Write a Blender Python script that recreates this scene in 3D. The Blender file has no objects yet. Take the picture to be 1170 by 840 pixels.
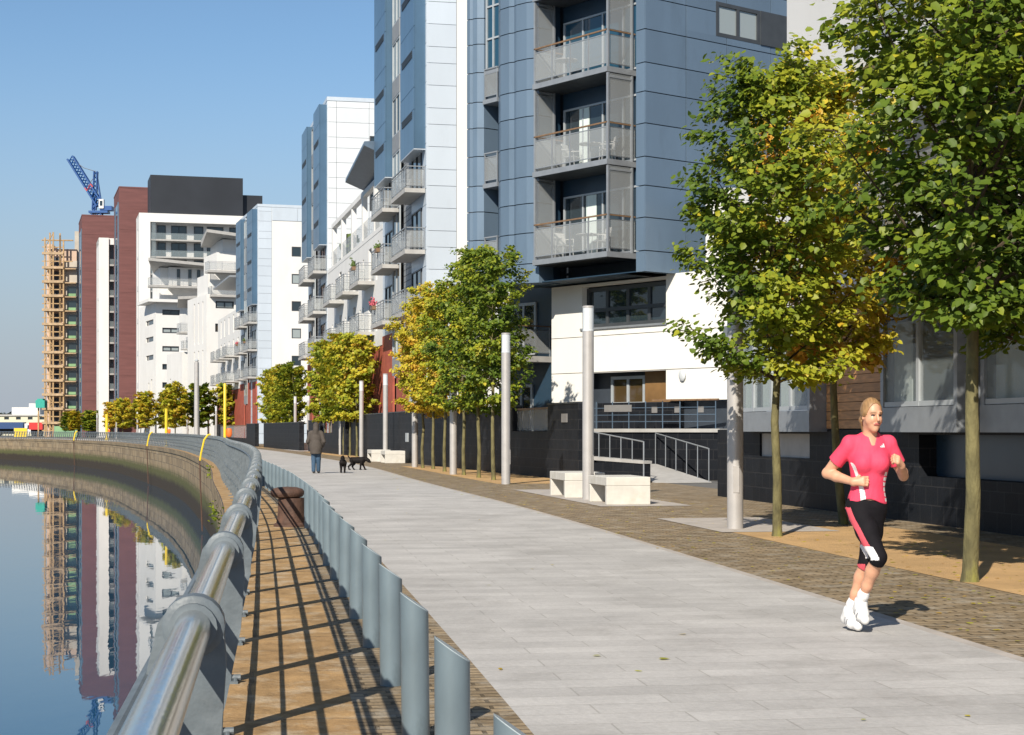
import bpy, bmesh, math, random
import numpy as np
from mathutils import Vector, Matrix
from mathutils.bvhtree import BVHTree

random.seed(7)
RNG = np.random.default_rng(11)
S = bpy.context.scene
COL = S.collection
# ---- survey constants of the place: eye height, focal length (px of a 1170 px wide view), eye level row
EYE, FPX, HZ, CXP = 1.5, 1919.0, 491.0, 585.0
def gp(px, py):                                   # ground point seen at a pixel
    z = EYE * FPX / (py - HZ)
    return ((px - CXP) * z / FPX, z)
def hz(py, depth):                                # height of a point at a given depth
    return EYE + (HZ - py) * depth / FPX
def xat(px, depth):
    return (px - CXP) * depth / FPX

# =============================================================== materials
MATS = {}
def nt(m):
    m.use_nodes = True
    n = m.node_tree
    return n, n.nodes, n.links, n.nodes['Principled BSDF']
def mat(name, col, rough=0.6, metal=0.0, var=0.12, scale=3.0, bump=0.0, bscale=40.0, spec=0.5, island=0.0, stretch=None, dirt=None, dirt_scale=1.2, coat=0.0):
    """principled material with large soft variation, per-panel variation, optional stains and bump"""
    m = bpy.data.materials.new(name)
    n, N, L, b = nt(m)
    b.inputs['Roughness'].default_value = rough
    b.inputs['Metallic'].default_value = metal
    b.inputs['Specular IOR Level'].default_value = spec
    if coat: b.inputs['Coat Weight'].default_value = coat
    tc = N.new('ShaderNodeTexCoord'); mp = N.new('ShaderNodeMapping')
    if stretch: mp.inputs['Scale'].default_value = stretch
    L.new(tc.outputs['Object'], mp.inputs['Vector'])
    no = N.new('ShaderNodeTexNoise'); no.inputs['Scale'].default_value = scale; no.inputs['Detail'].default_value = 6
    L.new(mp.outputs['Vector'], no.inputs['Vector'])
    mr = N.new('ShaderNodeMapRange'); mr.inputs['From Min'].default_value = .3; mr.inputs['From Max'].default_value = .7
    mr.inputs['To Min'].default_value = 1 - var; mr.inputs['To Max'].default_value = 1 + var
    L.new(no.outputs['Fac'], mr.inputs['Value'])
    val = mr.outputs['Result']
    if island:
        g = N.new('ShaderNodeNewGeometry'); m2 = N.new('ShaderNodeMapRange')
        m2.inputs['To Min'].default_value = 1 - island; m2.inputs['To Max'].default_value = 1 + island
        L.new(g.outputs['Random Per Island'], m2.inputs['Value'])
        mu = N.new('ShaderNodeMath'); mu.operation = 'MULTIPLY'
        L.new(val, mu.inputs[0]); L.new(m2.outputs['Result'], mu.inputs[1]); val = mu.outputs[0]
    sc = N.new('ShaderNodeVectorMath'); sc.operation = 'SCALE'; sc.inputs[0].default_value = col[:3]
    L.new(val, sc.inputs['Scale'])
    out = sc.outputs['Vector']
    if dirt:
        n2 = N.new('ShaderNodeTexNoise'); n2.inputs['Scale'].default_value = dirt_scale; n2.inputs['Detail'].default_value = 8; n2.inputs['Roughness'].default_value = .65
        L.new(mp.outputs['Vector'], n2.inputs['Vector'])
        r2 = N.new('ShaderNodeMapRange'); r2.inputs['From Min'].default_value = .52; r2.inputs['From Max'].default_value = .72; r2.inputs['To Max'].default_value = dirt[3]
        L.new(n2.outputs['Fac'], r2.inputs['Value'])
        mx = N.new('ShaderNodeMix'); mx.data_type = 'RGBA'
        mx.inputs[7].default_value = (*dirt[:3], 1)
        L.new(r2.outputs['Result'], mx.inputs[0]); L.new(out, mx.inputs[6]); out = mx.outputs[2]
    L.new(out, b.inputs['Base Color'])
    if bump:
        n3 = N.new('ShaderNodeTexNoise'); n3.inputs['Scale'].default_value = bscale; n3.inputs['Detail'].default_value = 5
        L.new(mp.outputs['Vector'], n3.inputs['Vector'])
        bp = N.new('ShaderNodeBump'); bp.inputs['Strength'].default_value = bump; bp.inputs['Distance'].default_value = .02
        L.new(n3.outputs['Fac'], bp.inputs['Height']); L.new(bp.outputs['Normal'], b.inputs['Normal'])
    MATS[name] = m
    return m

def brick_mat(name, c1, c2, mortar, bw, bh, msize, rough=.8, bump=.5, spec=.3, uv=True, noise=.25, nscale=1.5, stain=None, wander=0.0):
    m = bpy.data.materials.new(name)
    n, N, L, b = nt(m)
    b.inputs['Roughness'].default_value = rough; b.inputs['Specular IOR Level'].default_value = spec
    tc = N.new('ShaderNodeTexCoord')
    src = tc.outputs['UV' if uv else 'Object']
    vec = src
    if wander:
        wn = N.new('ShaderNodeTexNoise'); wn.inputs['Scale'].default_value = 2.5; wn.inputs['Detail'].default_value = 3
        L.new(src, wn.inputs['Vector'])
        sb = N.new('ShaderNodeVectorMath'); sb.operation = 'SUBTRACT'; sb.inputs[1].default_value = (.5, .5, .5)
        L.new(wn.outputs['Color'], sb.inputs[0])
        sl = N.new('ShaderNodeVectorMath'); sl.operation = 'SCALE'; sl.inputs['Scale'].default_value = wander
        L.new(sb.outputs['Vector'], sl.inputs[0])
        ad = N.new('ShaderNodeVectorMath'); ad.operation = 'ADD'
        L.new(src, ad.inputs[0]); L.new(sl.outputs['Vector'], ad.inputs[1]); vec = ad.outputs['Vector']
    br = N.new('ShaderNodeTexBrick')
    br.inputs['Scale'].default_value = 1.0; br.inputs['Brick Width'].default_value = bw; br.inputs['Row Height'].default_value = bh
    br.inputs['Mortar Size'].default_value = msize; br.inputs['Mortar Smooth'].default_value = .2; br.inputs['Bias'].default_value = 0
    br.offset = .5; br.inputs['Color1'].default_value = (*c1, 1); br.inputs['Color2'].default_value = (*c2, 1); br.inputs['Mortar'].default_value = (*mortar, 1)
    L.new(vec, br.inputs['Vector'])
    no = N.new('ShaderNodeTexNoise'); no.inputs['Scale'].default_value = nscale; no.inputs['Detail'].default_value = 8; no.inputs['Roughness'].default_value = .65
    L.new(src, no.inputs['Vector'])
    mr = N.new('ShaderNodeMapRange'); mr.inputs['From Min'].default_value = .3; mr.inputs['From Max'].default_value = .7
    mr.inputs['To Min'].default_value = 1 - noise; mr.inputs['To Max'].default_value = 1 + noise
    L.new(no.outputs['Fac'], mr.inputs['Value'])
    sc = N.new('ShaderNodeVectorMath'); sc.operation = 'SCALE'
    L.new(br.outputs['Color'], sc.inputs[0]); L.new(mr.outputs['Result'], sc.inputs['Scale'])
    out = sc.outputs['Vector']
    if stain:
        n2 = N.new('ShaderNodeTexNoise'); n2.inputs['Scale'].default_value = stain[4]; n2.inputs['Detail'].default_value = 9; n2.inputs['Roughness'].default_value = .7
        L.new(src, n2.inputs['Vector'])
        r2 = N.new('ShaderNodeMapRange'); r2.inputs['From Min'].default_value = .5; r2.inputs['From Max'].default_value = .68; r2.inputs['To Max'].default_value = stain[3]
        L.new(n2.outputs['Fac'], r2.inputs['Value'])
        mx = N.new('ShaderNodeMix'); mx.data_type = 'RGBA'; mx.inputs[7].default_value = (*stain[:3], 1)
        L.new(r2.outputs['Result'], mx.inputs[0]); L.new(out, mx.inputs[6]); out = mx.outputs[2]
    n4 = N.new('ShaderNodeTexNoise'); n4.inputs['Scale'].default_value = 22; n4.inputs['Detail'].default_value = 6; n4.inputs['Roughness'].default_value = .8
    L.new(src, n4.inputs['Vector'])
    r4 = N.new('ShaderNodeMapRange'); r4.inputs['From Min'].default_value = .3; r4.inputs['From Max'].default_value = .7; r4.inputs['To Min'].default_value = .86; r4.inputs['To Max'].default_value = 1.12
    L.new(n4.outputs['Fac'], r4.inputs['Value'])
    s4 = N.new('ShaderNodeVectorMath'); s4.operation = 'SCALE'; L.new(out, s4.inputs[0]); L.new(r4.outputs['Result'], s4.inputs['Scale']); out = s4.outputs['Vector']
    L.new(out, b.inputs['Base Color'])
    n3 = N.new('ShaderNodeTexNoise'); n3.inputs['Scale'].default_value = 30; n3.inputs['Detail'].default_value = 4
    L.new(src, n3.inputs['Vector'])
    hm = N.new('ShaderNodeMath'); hm.operation = 'MULTIPLY_ADD'; hm.inputs[1].default_value = -1.0
    L.new(br.outputs['Fac'], hm.inputs[0])
    hs = N.new('ShaderNodeMath'); hs.operation = 'MULTIPLY'; hs.inputs[1].default_value = .8
    L.new(n3.outputs['Fac'], hs.inputs[0]); L.new(hs.outputs[0], hm.inputs[2])
    bp = N.new('ShaderNodeBump'); bp.inputs['Strength'].default_value = bump; bp.inputs['Distance'].default_value = .015
    L.new(hm.outputs[0], bp.inputs['Height']); L.new(bp.outputs['Normal'], b.inputs['Normal'])
    MATS[name] = m
    return m

def glass_mat(name, tint, rough=.05, alpha=.5, base=(.05, .06, .07)):
    """window glass: dark pane with sharp reflections, or see-through sheet when alpha < 1"""
    m = bpy.data.materials.new(name)
    n, N, L, b = nt(m)
    b.inputs['Base Color'].default_value = (*tint, 1)
    b.inputs['Roughness'].default_value = rough
    b.inputs['Specular IOR Level'].default_value = .9
    b.inputs['Alpha'].default_value = alpha
    no = N.new('ShaderNodeTexNoise'); no.inputs['Scale'].default_value = .7
    tc = N.new('ShaderNodeTexCoord'); L.new(tc.outputs['Object'], no.inputs['Vector'])
    bp = N.new('ShaderNodeBump'); bp.inputs['Strength'].default_value = .04; bp.inputs['Distance'].default_value = .3
    L.new(no.outputs['Fac'], bp.inputs['Height']); L.new(bp.outputs['Normal'], b.inputs['Normal'])
    MATS[name] = m
    return m

mat('white_render', (.70, .69, .665), .75, var=.04, scale=.6, bump=.05, bscale=20, dirt=(.52, .5, .46, .18), dirt_scale=.8, stretch=(1, 1, .35))
mat('cream_stone', (.78, .765, .72), .7, var=.04, scale=.7, island=.015, dirt=(.55, .52, .46, .15), stretch=(1, 1, .4))
mat('blue_panel', (.14, .20, .27), .38, var=.08, scale=.6, island=.07, metal=.2, bump=.25, bscale=1.3, dirt=(.11, .155, .205, .5), dirt_scale=1.6, stretch=(1, 1, .3))
mat('pale_panel', (.54, .60, .66), .4, var=.05, scale=.5, island=.04, metal=.1, bump=.2, bscale=1.3, dirt=(.44, .48, .52, .4), dirt_scale=1.2, stretch=(1, 1, .3))
mat('paler_panel', (.64, .67, .69), .45, var=.04, scale=.5, island=.02, metal=.1)
mat('bay_blue', (.085, .155, .235), .3, var=.08, scale=.8, island=.06, metal=.2)
mat('dark_core', (.035, .045, .06), .6, var=.1)
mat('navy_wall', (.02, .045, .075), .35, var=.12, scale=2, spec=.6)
mat('grey_clad', (.24, .25, .26), .55, var=.1, island=.08)
mat('grey_metal', (.30, .32, .34), .42, metal=.35, var=.08, scale=4)
mat('white_metal', (.62, .62, .60), .4, metal=.2, var=.05)
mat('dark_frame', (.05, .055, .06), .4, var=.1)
mat('light_frame', (.42, .45, .47), .4, metal=.2, var=.06)
mat('charcoal', (.017, .02, .026), .5, var=.15, scale=.3)
mat('slab_concrete', (.40, .39, .37), .75, var=.1, scale=3, bump=.1, dirt=(.3, .28, .25, .3))
mat('bench_concrete', (.56, .54, .49), .8, var=.08, scale=5, bump=.12, bscale=60, dirt=(.42, .38, .28, .35), dirt_scale=3)
mat('pad_concrete', (.42, .38, .34), .85, var=.14, scale=3, bump=.15, bscale=60)
mat('oak_rail', (.20, .12, .065), .5, var=.2, scale=8)
mat('cedar', (.50, .24, .09), .55, var=.25, scale=3, island=.18, stretch=(1, 1, 9))
mat('red_brick', (.33, .075, .045), .7, var=.15, scale=2, island=.08)
mat('brown_brick', (.155, .06, .055), .75, var=.14, scale=.8, dirt=(.09, .035, .035, .5), dirt_scale=.5, stretch=(.3, .3, 2.5))
mat('blue_grey', (.10, .145, .20), .4, var=.1)
mat('scaffold', (.40, .26, .12), .6, var=.2, scale=2)
mat('scaffold_board', (.42, .30, .18), .8, var=.25, scale=2)
mat('raw_concrete', (.44, .40, .34), .85, var=.12, scale=.5)
mat('peach_board', (.52, .38, .29), .8, var=.12, scale=.6)
mat('crane_blue', (.015, .08, .26), .4, var=.1)
mat('crane_red', (.5, .06, .05), .5)
mat('rail_steel', (.66, .65, .63), .17, metal=1.0, var=.12, scale=9, bump=.03, bscale=120, dirt=(.34, .30, .24, .45), dirt_scale=9, stretch=(1, .3, 1))
mat('rail_paint', (.115, .138, .153), .5, var=.18, scale=14, bump=.1, bscale=70, dirt=(.22, .24, .25, .4), dirt_scale=9)
mat('bollard_paint', (.175, .228, .258), .42, metal=.25, var=.12, scale=6, dirt=(.10, .135, .155, .7), dirt_scale=5, stretch=(1, 1, .5))
mat('bollard_cap', (.36, .42, .45), .45, var=.1)
mat('rust', (.085, .045, .03), .75, var=.3, scale=9, bump=.35, bscale=30, dirt=(.15, .075, .05, .6), dirt_scale=5)
mat('lamp_steel', (.47, .45, .43), .42, metal=.3, var=.08, scale=4, dirt=(.3, .28, .26, .3), dirt_scale=2)
mat('lamp_lens', (.56, .59, .61), .35, var=.03, coat=.4)
mat('yellow_paint', (.72, .52, .03), .45, var=.06)
mat('orange_plastic', (.75, .16, .03), .5, var=.06)
mat('bark', (.13, .115, .05), .9, var=.45, scale=9, bump=.9, bscale=30, dirt=(.25, .25, .035, .9), dirt_scale=2.0, stretch=(1, 1, .4))
mat('twig', (.07, .05, .03), .9, var=.2, scale=8)
mat('stake', (.24, .12, .05), .85, var=.2, scale=8)
mat('granite_plinth', (.03, .033, .038), .42, var=.22, scale=2.5, island=.25)
mat('plaque', (.28, .27, .26), .4, metal=.3, var=.08)
mat('teal', (.02, .32, .25), .6); mat('site_green', (.20, .36, .18), .7, var=.2, scale=.3)
mat('truck_blue', (.02, .06, .17), .45); mat('truck_red', (.55, .03, .025), .45); mat('cream_shed', (.6, .57, .42), .7, var=.05)
mat('rubber', (.02, .02, .02), .8); mat('truck_white', (.72, .72, .70), .4)
mat('skin', (.62, .325, .20), .5, var=.06, scale=20); mat('lips', (.42, .12, .10), .45); mat('eye_dark', (.05, .03, .025), .3); mat('brow', (.22, .12, .06), .7)
mat('hair_blond', (.29, .165, .07), .5, var=.3, scale=40, stretch=(2, .4, .4))
mat('shirt_pink', (.74, .055, .115), .75, var=.06, scale=12, bump=.7, bscale=11, stretch=(1, 1, .5))
mat('cloth_white', (.78, .76, .75), .75, var=.04, scale=20, bump=.2, bscale=30)
mat('leggings_black', (.009, .008, .010), .8, spec=.15, var=.2, scale=10, bump=.25, bscale=16); mat('trim_pink', (.68, .09, .12), .7)
mat('shoe_white', (.74, .73, .71), .55, var=.06, scale=30); mat('shoe_grey', (.22, .22, .23), .6)
mat('jacket', (.068, .056, .047), .85, var=.15, scale=8, bump=.3, bscale=14); mat('jeans', (.035, .075, .13), .8, var=.2, scale=12); mat('dog_black', (.008, .006, .0055), .7, spec=.2, var=.3, scale=20, bump=.3, bscale=80)
mat('hair_dark', (.02, .014, .01), .6); mat('shoe_dark', (.03, .028, .026), .6)
mat('plant_green', (.09, .14, .025), .7, var=.3, scale=9); mat('flower_pink', (.5, .09, .12), .7, var=.3, scale=15)
mat('far_tree', (.035, .05, .028), .9, var=.4, scale=.25)
mat('asphalt', (.13, .125, .115), .9, var=.15, scale=.5)
mat('curtain', (.62, .70, .66), .8, var=.06, scale=5, stretch=(4, 4, .2)); mat('room_wood', (.20, .11, .04), .6, var=.3, scale=1.5)
mat('gravel', (.50, .315, .14), .95, var=.16, scale=1.2, bump=.8, bscale=55, dirt=(.30, .20, .10, .5), dirt_scale=6)
glass_mat('pane_dark', (.02, .032, .04), .04, 1.0)
glass_mat('pane_blue', (.015, .06, .10), .04, 1.0)
glass_mat('pane_pale', (.30, .34, .34), .08, 1.0)
glass_mat('pane_brown', (.07, .045, .02), .06, 1.0)
glass_mat('pane_clear', (.30, .35, .36), .04, .28)
glass_mat('sheet_frost', (.42, .44, .44), .3, .33)
brick_mat('pavers', (.50, .483, .460), (.435, .42, .40), (.36, .345, .32), .92, .30, .006, .72, .3, noise=.15, nscale=1.0, stain=(.30, .285, .265, .65, .7))
brick_mat('coping', (.37, .235, .105), (.33, .205, .092), (.23, .15, .075), 1.6, 1.75, .012, .9, .8, noise=.42, nscale=3.2, stain=(.50, .41, .29, .8, 2.6), wander=.05)
brick_mat('setts', (.33, .25, .155), (.215, .16, .095), (.11, .082, .048), .26, .105, .012, .8, .9, noise=.35, nscale=2.5, stain=(.42, .38, .31, .7, 3.0), wander=.03)
brick_mat('dark_tile', (.014, .016, .020), (.009, .0105, .014), (.032, .032, .034), .45, .3, .009, .55, .25, spec=.15, uv=True, noise=.25)

def quay_mat():
    m = bpy.data.materials.new('quay_stone'); n, N, L, b = nt(m)
    b.inputs['Roughness'].default_value = .85
    tc = N.new('ShaderNodeTexCoord')
    br = N.new('ShaderNodeTexBrick'); br.inputs['Scale'].default_value = 1; br.inputs['Brick Width'].default_value = 1.5; br.inputs['Row Height'].default_value = .62
    br.inputs['Mortar Size'].default_value = .02; br.inputs['Mortar Smooth'].default_value = .4
    br.inputs['Color1'].default_value = (.34, .25, .145, 1); br.inputs['Color2'].default_value = (.20, .145, .085, 1); br.inputs['Mortar'].default_value = (.06, .05, .04, 1)
    L.new(tc.outputs['UV'], br.inputs['Vector'])
    mp = N.new('ShaderNodeMapping'); mp.inputs['Scale'].default_value = (1.5, .42, 1); L.new(tc.outputs['UV'], mp.inputs['Vector'])
    no = N.new('ShaderNodeTexNoise'); no.inputs['Scale'].default_value = 1.3; no.inputs['Detail'].default_value = 8; no.inputs['Roughness'].default_value = .7
    L.new(mp.outputs['Vector'], no.inputs['Vector'])
    cr = N.new('ShaderNodeValToRGB'); cr.color_ramp.elements[0].position = .52; cr.color_ramp.elements[0].color = (0, 0, 0, 1)
    cr.color_ramp.elements[1].position = .70; cr.color_ramp.elements[1].color = (1, 1, 1, 1)
    L.new(no.outputs['Fac'], cr.inputs['Fac'])
    mx = N.new('ShaderNodeMix'); mx.data_type = 'RGBA'; mx.inputs[7].default_value = (.46, .385, .27, 1)
    L.new(cr.outputs['Color'], mx.inputs[0]); L.new(br.outputs['Color'], mx.inputs[6])
    # tide marks: height on the wall, wandering
    sp = N.new('ShaderNodeSeparateXYZ'); L.new(tc.outputs['UV'], sp.inputs['Vector'])
    n2 = N.new('ShaderNodeTexNoise'); n2.inputs['Scale'].default_value = .9; n2.inputs['Detail'].default_value = 6; L.new(tc.outputs['UV'], n2.inputs['Vector'])
    ad = N.new('ShaderNodeMath'); ad.operation = 'MULTIPLY_ADD'; ad.inputs[1].default_value = .8; L.new(n2.outputs['Fac'], ad.inputs[0]); L.new(sp.outputs['Y'], ad.inputs[2])
    def step(a, c, inp):
        r = N.new('ShaderNodeMapRange'); r.inputs['From Min'].default_value = a; r.inputs['From Max'].default_value = c; L.new(ad.outputs[0], r.inputs['Value']); return r.outputs['Result']
    g = step(-1.15, -1.7, 0); d = step(-1.95, -2.35, 0)
    m2 = N.new('ShaderNodeMix'); m2.data_type = 'RGBA'; m2.inputs[7].default_value = (.095, .095, .030, 1); L.new(g, m2.inputs[0]); L.new(mx.outputs[2], m2.inputs[6])
    m3 = N.new('ShaderNodeMix'); m3.data_type = 'RGBA'; m3.inputs[7].default_value = (.040, .028, .016, 1); L.new(d, m3.inputs[0]); L.new(m2.outputs[2], m3.inputs[6])
    L.new(m3.outputs[2], b.inputs['Base Color'])
    bp = N.new('ShaderNodeBump'); bp.inputs['Strength'].default_value = 1.0; bp.inputs['Distance'].default_value = .09
    L.new(no.outputs['Fac'], bp.inputs['Height']); L.new(bp.outputs['Normal'], b.inputs['Normal'])
    MATS['quay_stone'] = m
quay_mat()

def water_mat():
    m = bpy.data.materials.new('water'); n, N, L, b = nt(m)
    b.inputs['Base Color'].default_value = (.012, .060, .115, 1); b.inputs['Roughness'].default_value = .015; b.inputs['IOR'].default_value = 1.33
    b.inputs['Specular IOR Level'].default_value = .62
    tc = N.new('ShaderNodeTexCoord'); mp = N.new('ShaderNodeMapping'); mp.inputs['Scale'].default_value = (1.0, .35, 1)
    L.new(tc.outputs['Object'], mp.inputs['Vector'])
    no = N.new('ShaderNodeTexNoise'); no.inputs['Scale'].default_value = .9; no.inputs['Detail'].default_value = 3
    L.new(mp.outputs['Vector'], no.inputs['Vector'])
    bp = N.new('ShaderNodeBump'); bp.inputs['Strength'].default_value = .075; bp.inputs['Distance'].default_value = .05
    L.new(no.outputs['Fac'], bp.inputs['Height']); L.new(bp.outputs['Normal'], b.inputs['Normal'])
    MATS['water'] = m
water_mat()

def leaf_mat(name='leaf'):
    m = bpy.data.materials.new(name); n, N, L, b = nt(m)
    at = N.new('ShaderNodeAttribute'); at.attribute_name = 'tone'
    cr = N.new('ShaderNodeValToRGB'); e = cr.color_ramp.elements
    e[0].position = 0; e[0].color = (.042, .080, .012, 1); e[1].position = 1; e[1].color = (.58, .33, .04, 1)
    for p, c in ((.28, (.115, .180, .018, 1)), (.5, (.27, .315, .026, 1)), (.7, (.47, .445, .036, 1)), (.86, (.62, .48, .042, 1))):
        q = e.new(p); q.color = c
    L.new(at.outputs['Fac'], cr.inputs['Fac']); L.new(cr.outputs['Color'], b.inputs['Base Color'])
    b.inputs['Roughness'].default_value = .5; b.inputs['Specular IOR Level'].default_value = .35
    tr = N.new('ShaderNodeBsdfTranslucent'); L.new(cr.outputs['Color'], tr.inputs['Color'])
    ms = N.new('ShaderNodeMixShader'); ms.inputs[0].default_value = .36
    L.new(b.outputs['BSDF'], ms.inputs[1]); L.new(tr.outputs['BSDF'], ms.inputs[2])
    L.new(ms.outputs['Shader'], N['Material Output'].inputs['Surface'])
    MATS[name] = m
leaf_mat()

# =============================================================== geometry helpers
class Frame:
    """a vertical plane: a runs along u, d is the distance out along n, z is height"""
    def __init__(s, o, u, n=None):
        l = math.hypot(*u); s.o = o; s.u = (u[0] / l, u[1] / l)
        s.n = n or (-s.u[1], s.u[0])
    def pt(s, a, d, z):
        return (s.o[0] + s.u[0] * a + s.n[0] * d, s.o[1] + s.u[1] * a + s.n[1] * d, z)
    def a(s, px, d=0.0):
        r = (px - CXP) / FPX; ox = s.o[0] + s.n[0] * d; oy = s.o[1] + s.n[1] * d
        return (r * oy - ox) / (s.u[0] - r * s.u[1])
    def z(s, a, py, d=0.0):
        return hz(py, s.o[1] + s.u[1] * a + s.n[1] * d)
WF = Frame((0, 0), (1, 0), (0, 1))            # world frame: a=x, d=y

class MB:
    def __init__(s): s.v = []; s.f = []; s.m = []; s.uv = None
    def poly(s, pts, mi=0):
        i = len(s.v); s.v += [tuple(p) for p in pts]; s.f.append(tuple(range(i, i + len(pts)))); s.m.append(mi)
    def hexa(s, p, mi=0):
        i = len(s.v); s.v += [tuple(q) for q in p]
        for q in ((0, 3, 2, 1), (4, 5, 6, 7), (0, 1, 5, 4), (1, 2, 6, 5), (2, 3, 7, 6), (3, 0, 4, 7)):
            s.f.append(tuple(i + k for k in q)); s.m.append(mi)
    def box(s, fr, a0, a1, d0, d1, z0, z1, mi=0):
        P = fr.pt
        s.hexa([P(a0, d0, z0), P(a1, d0, z0), P(a1, d1, z0), P(a0, d1, z0), P(a0, d0, z1), P(a1, d0, z1), P(a1, d1, z1), P(a0, d1, z1)], mi)
    def tube(s, pts, r, n=8, mi=0, caps=True):
        pts = [Vector(p) for p in pts]; k = len(pts)
        rs = r if hasattr(r, '__len__') else [r] * k
        i0 = len(s.v); up0 = None
        for i, p in enumerate(pts):
            t = (pts[min(i + 1, k - 1)] - pts[max(i - 1, 0)]).normalized()
            ref = up0 if up0 is not None else (Vector((0, 0, 1)) if abs(t.z) < .9 else Vector((1, 0, 0)))
            x = t.cross(ref).normalized(); y = x.cross(t).normalized(); up0 = y
            for j in range(n):
                q = 2 * math.pi * j / n
                s.v.append(tuple(p + (x * math.cos(q) + y * math.sin(q)) * rs[i]))
        for i in range(k - 1):
            for j in range(n):
                a = i0 + i * n + j; b = i0 + i * n + (j + 1) % n
                s.f.append((a, b, b + n, a + n)); s.m.append(mi)
        if caps:
            s.f.append(tuple(i0 + j for j in reversed(range(n)))); s.m.append(mi)
            s.f.append(tuple(i0 + (k - 1) * n + j for j in range(n))); s.m.append(mi)
    def lathe(s, c, prof, n=24, mi=0, sx=1.0, sy=1.0):
        i0 = len(s.v); k = len(prof)
        for r, z in prof:
            for j in range(n):
                q = 2 * math.pi * j / n
                s.v.append((c[0] + r * sx * math.cos(q), c[1] + r * sy * math.sin(q), c[2] + z))
        for i in range(k - 1):
            for j in range(n):
                a = i0 + i * n + j; b = i0 + i * n + (j + 1) % n
                s.f.append((a, b, b + n, a + n)); s.m.append(mi)
        s.f.append(tuple(i0 + j for j in reversed(range(n)))); s.m.append(mi)
        s.f.append(tuple(i0 + (k - 1) * n + j for j in range(n))); s.m.append(mi)
    def build(s, name, mats, parent=None, smooth=False, fix=True):
        me = bpy.data.meshes.new(name)
        o0 = Vector(wl(parent)) if parent else Vector((0, 0, 0))
        me.from_pydata([tuple(Vector(v) - o0) for v in s.v], [], s.f)
        mats = mats if isinstance(mats, (list, tuple)) else [mats]
        for q in mats: me.materials.append(MATS[q] if isinstance(q, str) else q)
        if len(mats) > 1: me.polygons.foreach_set('material_index', s.m)
        if s.uv is not None:
            ul = me.uv_layers.new(name='UVMap')
            for lp in me.loops: ul.data[lp.index].uv = s.uv[lp.vertex_index]
        if fix:
            bm = bmesh.new(); bm.from_mesh(me); bmesh.ops.recalc_face_normals(bm, faces=bm.faces); bm.to_mesh(me); bm.free()
        if smooth:
            me.polygons.foreach_set('use_smooth', [True] * len(me.polygons))
            try: me.set_sharp_from_angle(angle=math.radians(40))
            except Exception: pass
        o = bpy.data.objects.new(name, me); COL.objects.link(o)
        if parent: o.parent = parent; WL[o.name] = wl(parent)
        else: WL[o.name] = (0, 0, 0)
        return o
WL = {}
def wl(o): return WL.get(o.name, (0, 0, 0))
def tag(o, label=None, cat=None, group=None, kind=None):
    if label: o['label'] = label
    if cat: o['category'] = cat
    if group: o['group'] = group
    if kind: o['kind'] = kind
    return o
def thing(name, label, cat, loc=(0, 0, 0), group=None):
    o = bpy.data.objects.new(name, None); COL.objects.link(o); o.location = loc; o.empty_display_size = .3
    WL[o.name] = tuple(loc)
    return tag(o, label, cat, group)
def copy_tree(o, parent=None):
    c = o.copy(); COL.objects.link(c)
    if parent: c.parent = parent
    for ch in list(o.children): copy_tree(ch, c)
    return c
ORD = ['nearest', 'second', 'third', 'fourth', 'fifth', 'sixth', 'seventh', 'eighth', 'ninth', 'tenth', 'eleventh', 'twelfth', 'thirteenth', 'fourteenth', 'fifteenth', 'sixteenth', 'seventeenth', 'eighteenth', 'nineteenth', 'twentieth']

def walled(mb, fr, a0, a1, z0, z1, d0, d1, holes=(), mi=0):
    """solid wall with rectangular openings (a0,a1,z0,z1)"""
    A = sorted({a0, a1, *[min(max(h[i], a0), a1) for h in holes for i in (0, 1)]})
    Z = sorted({z0, z1, *[min(max(h[i], z0), z1) for h in holes for i in (2, 3)]})
    for i in range(len(A) - 1):
        for j in range(len(Z) - 1):
            ca, cz = (A[i] + A[i + 1]) / 2, (Z[j] + Z[j + 1]) / 2
            if any(h[0] < ca < h[1] and h[2] < cz < h[3] for h in holes): continue
            mb.box(fr, A[i], A[i + 1], d0, d1, Z[j], Z[j + 1], mi)
def panels(mb, fr, acuts, zcuts, d0, d1, gap=.02, holes=(), mi=0):
    for i in range(len(acuts) - 1):
        for j in range(len(zcuts) - 1):
            x0, x1, y0, y1 = acuts[i] + gap / 2, acuts[i + 1] - gap / 2, zcuts[j] + gap / 2, zcuts[j + 1] - gap / 2
            if x1 - x0 < .03 or y1 - y0 < .03: continue
            hs = [h for h in holes if h[0] < x1 and h[1] > x0 and h[2] < y1 and h[3] > y0]
            if hs: walled(mb, fr, x0, x1, y0, y1, d0, d1, hs, mi)
            else: mb.box(fr, x0, x1, d0, d1, y0, y1, mi)
def window(parent, fr, a0, a1, z0, z1, d=-.12, nv=1, nh=0, fm='dark_frame', gm='pane_dark', t=.06, name='window'):
    f = MB(); dd = d + .07
    for x in (a0, a1 - t): f.box(fr, x, x + t, d, dd, z0, z1)
    for q in (z0, z1 - t): f.box(fr, a0 + t, a1 - t, d, dd - .002, q, q + t)
    for i in range(1, nv + 1):
        x = a0 + (a1 - a0) * i / (nv + 1); f.box(fr, x - t / 2, x + t / 2, d, dd - .004, z0 + t, z1 - t)
    for i in range(1, nh + 1):
        q = z0 + (z1 - z0) * i / (nh + 1); f.box(fr, a0 + t, a1 - t, d, dd - .006, q - t / 2, q + t / 2)
    w = f.build(name, fm, parent)
    p = MB(); p.box(fr, a0 + .01, a1 - .01, d - .02, d + .02, z0 + .01, z1 - .01)
    p.build('pane', gm, w)
    return w
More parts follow.
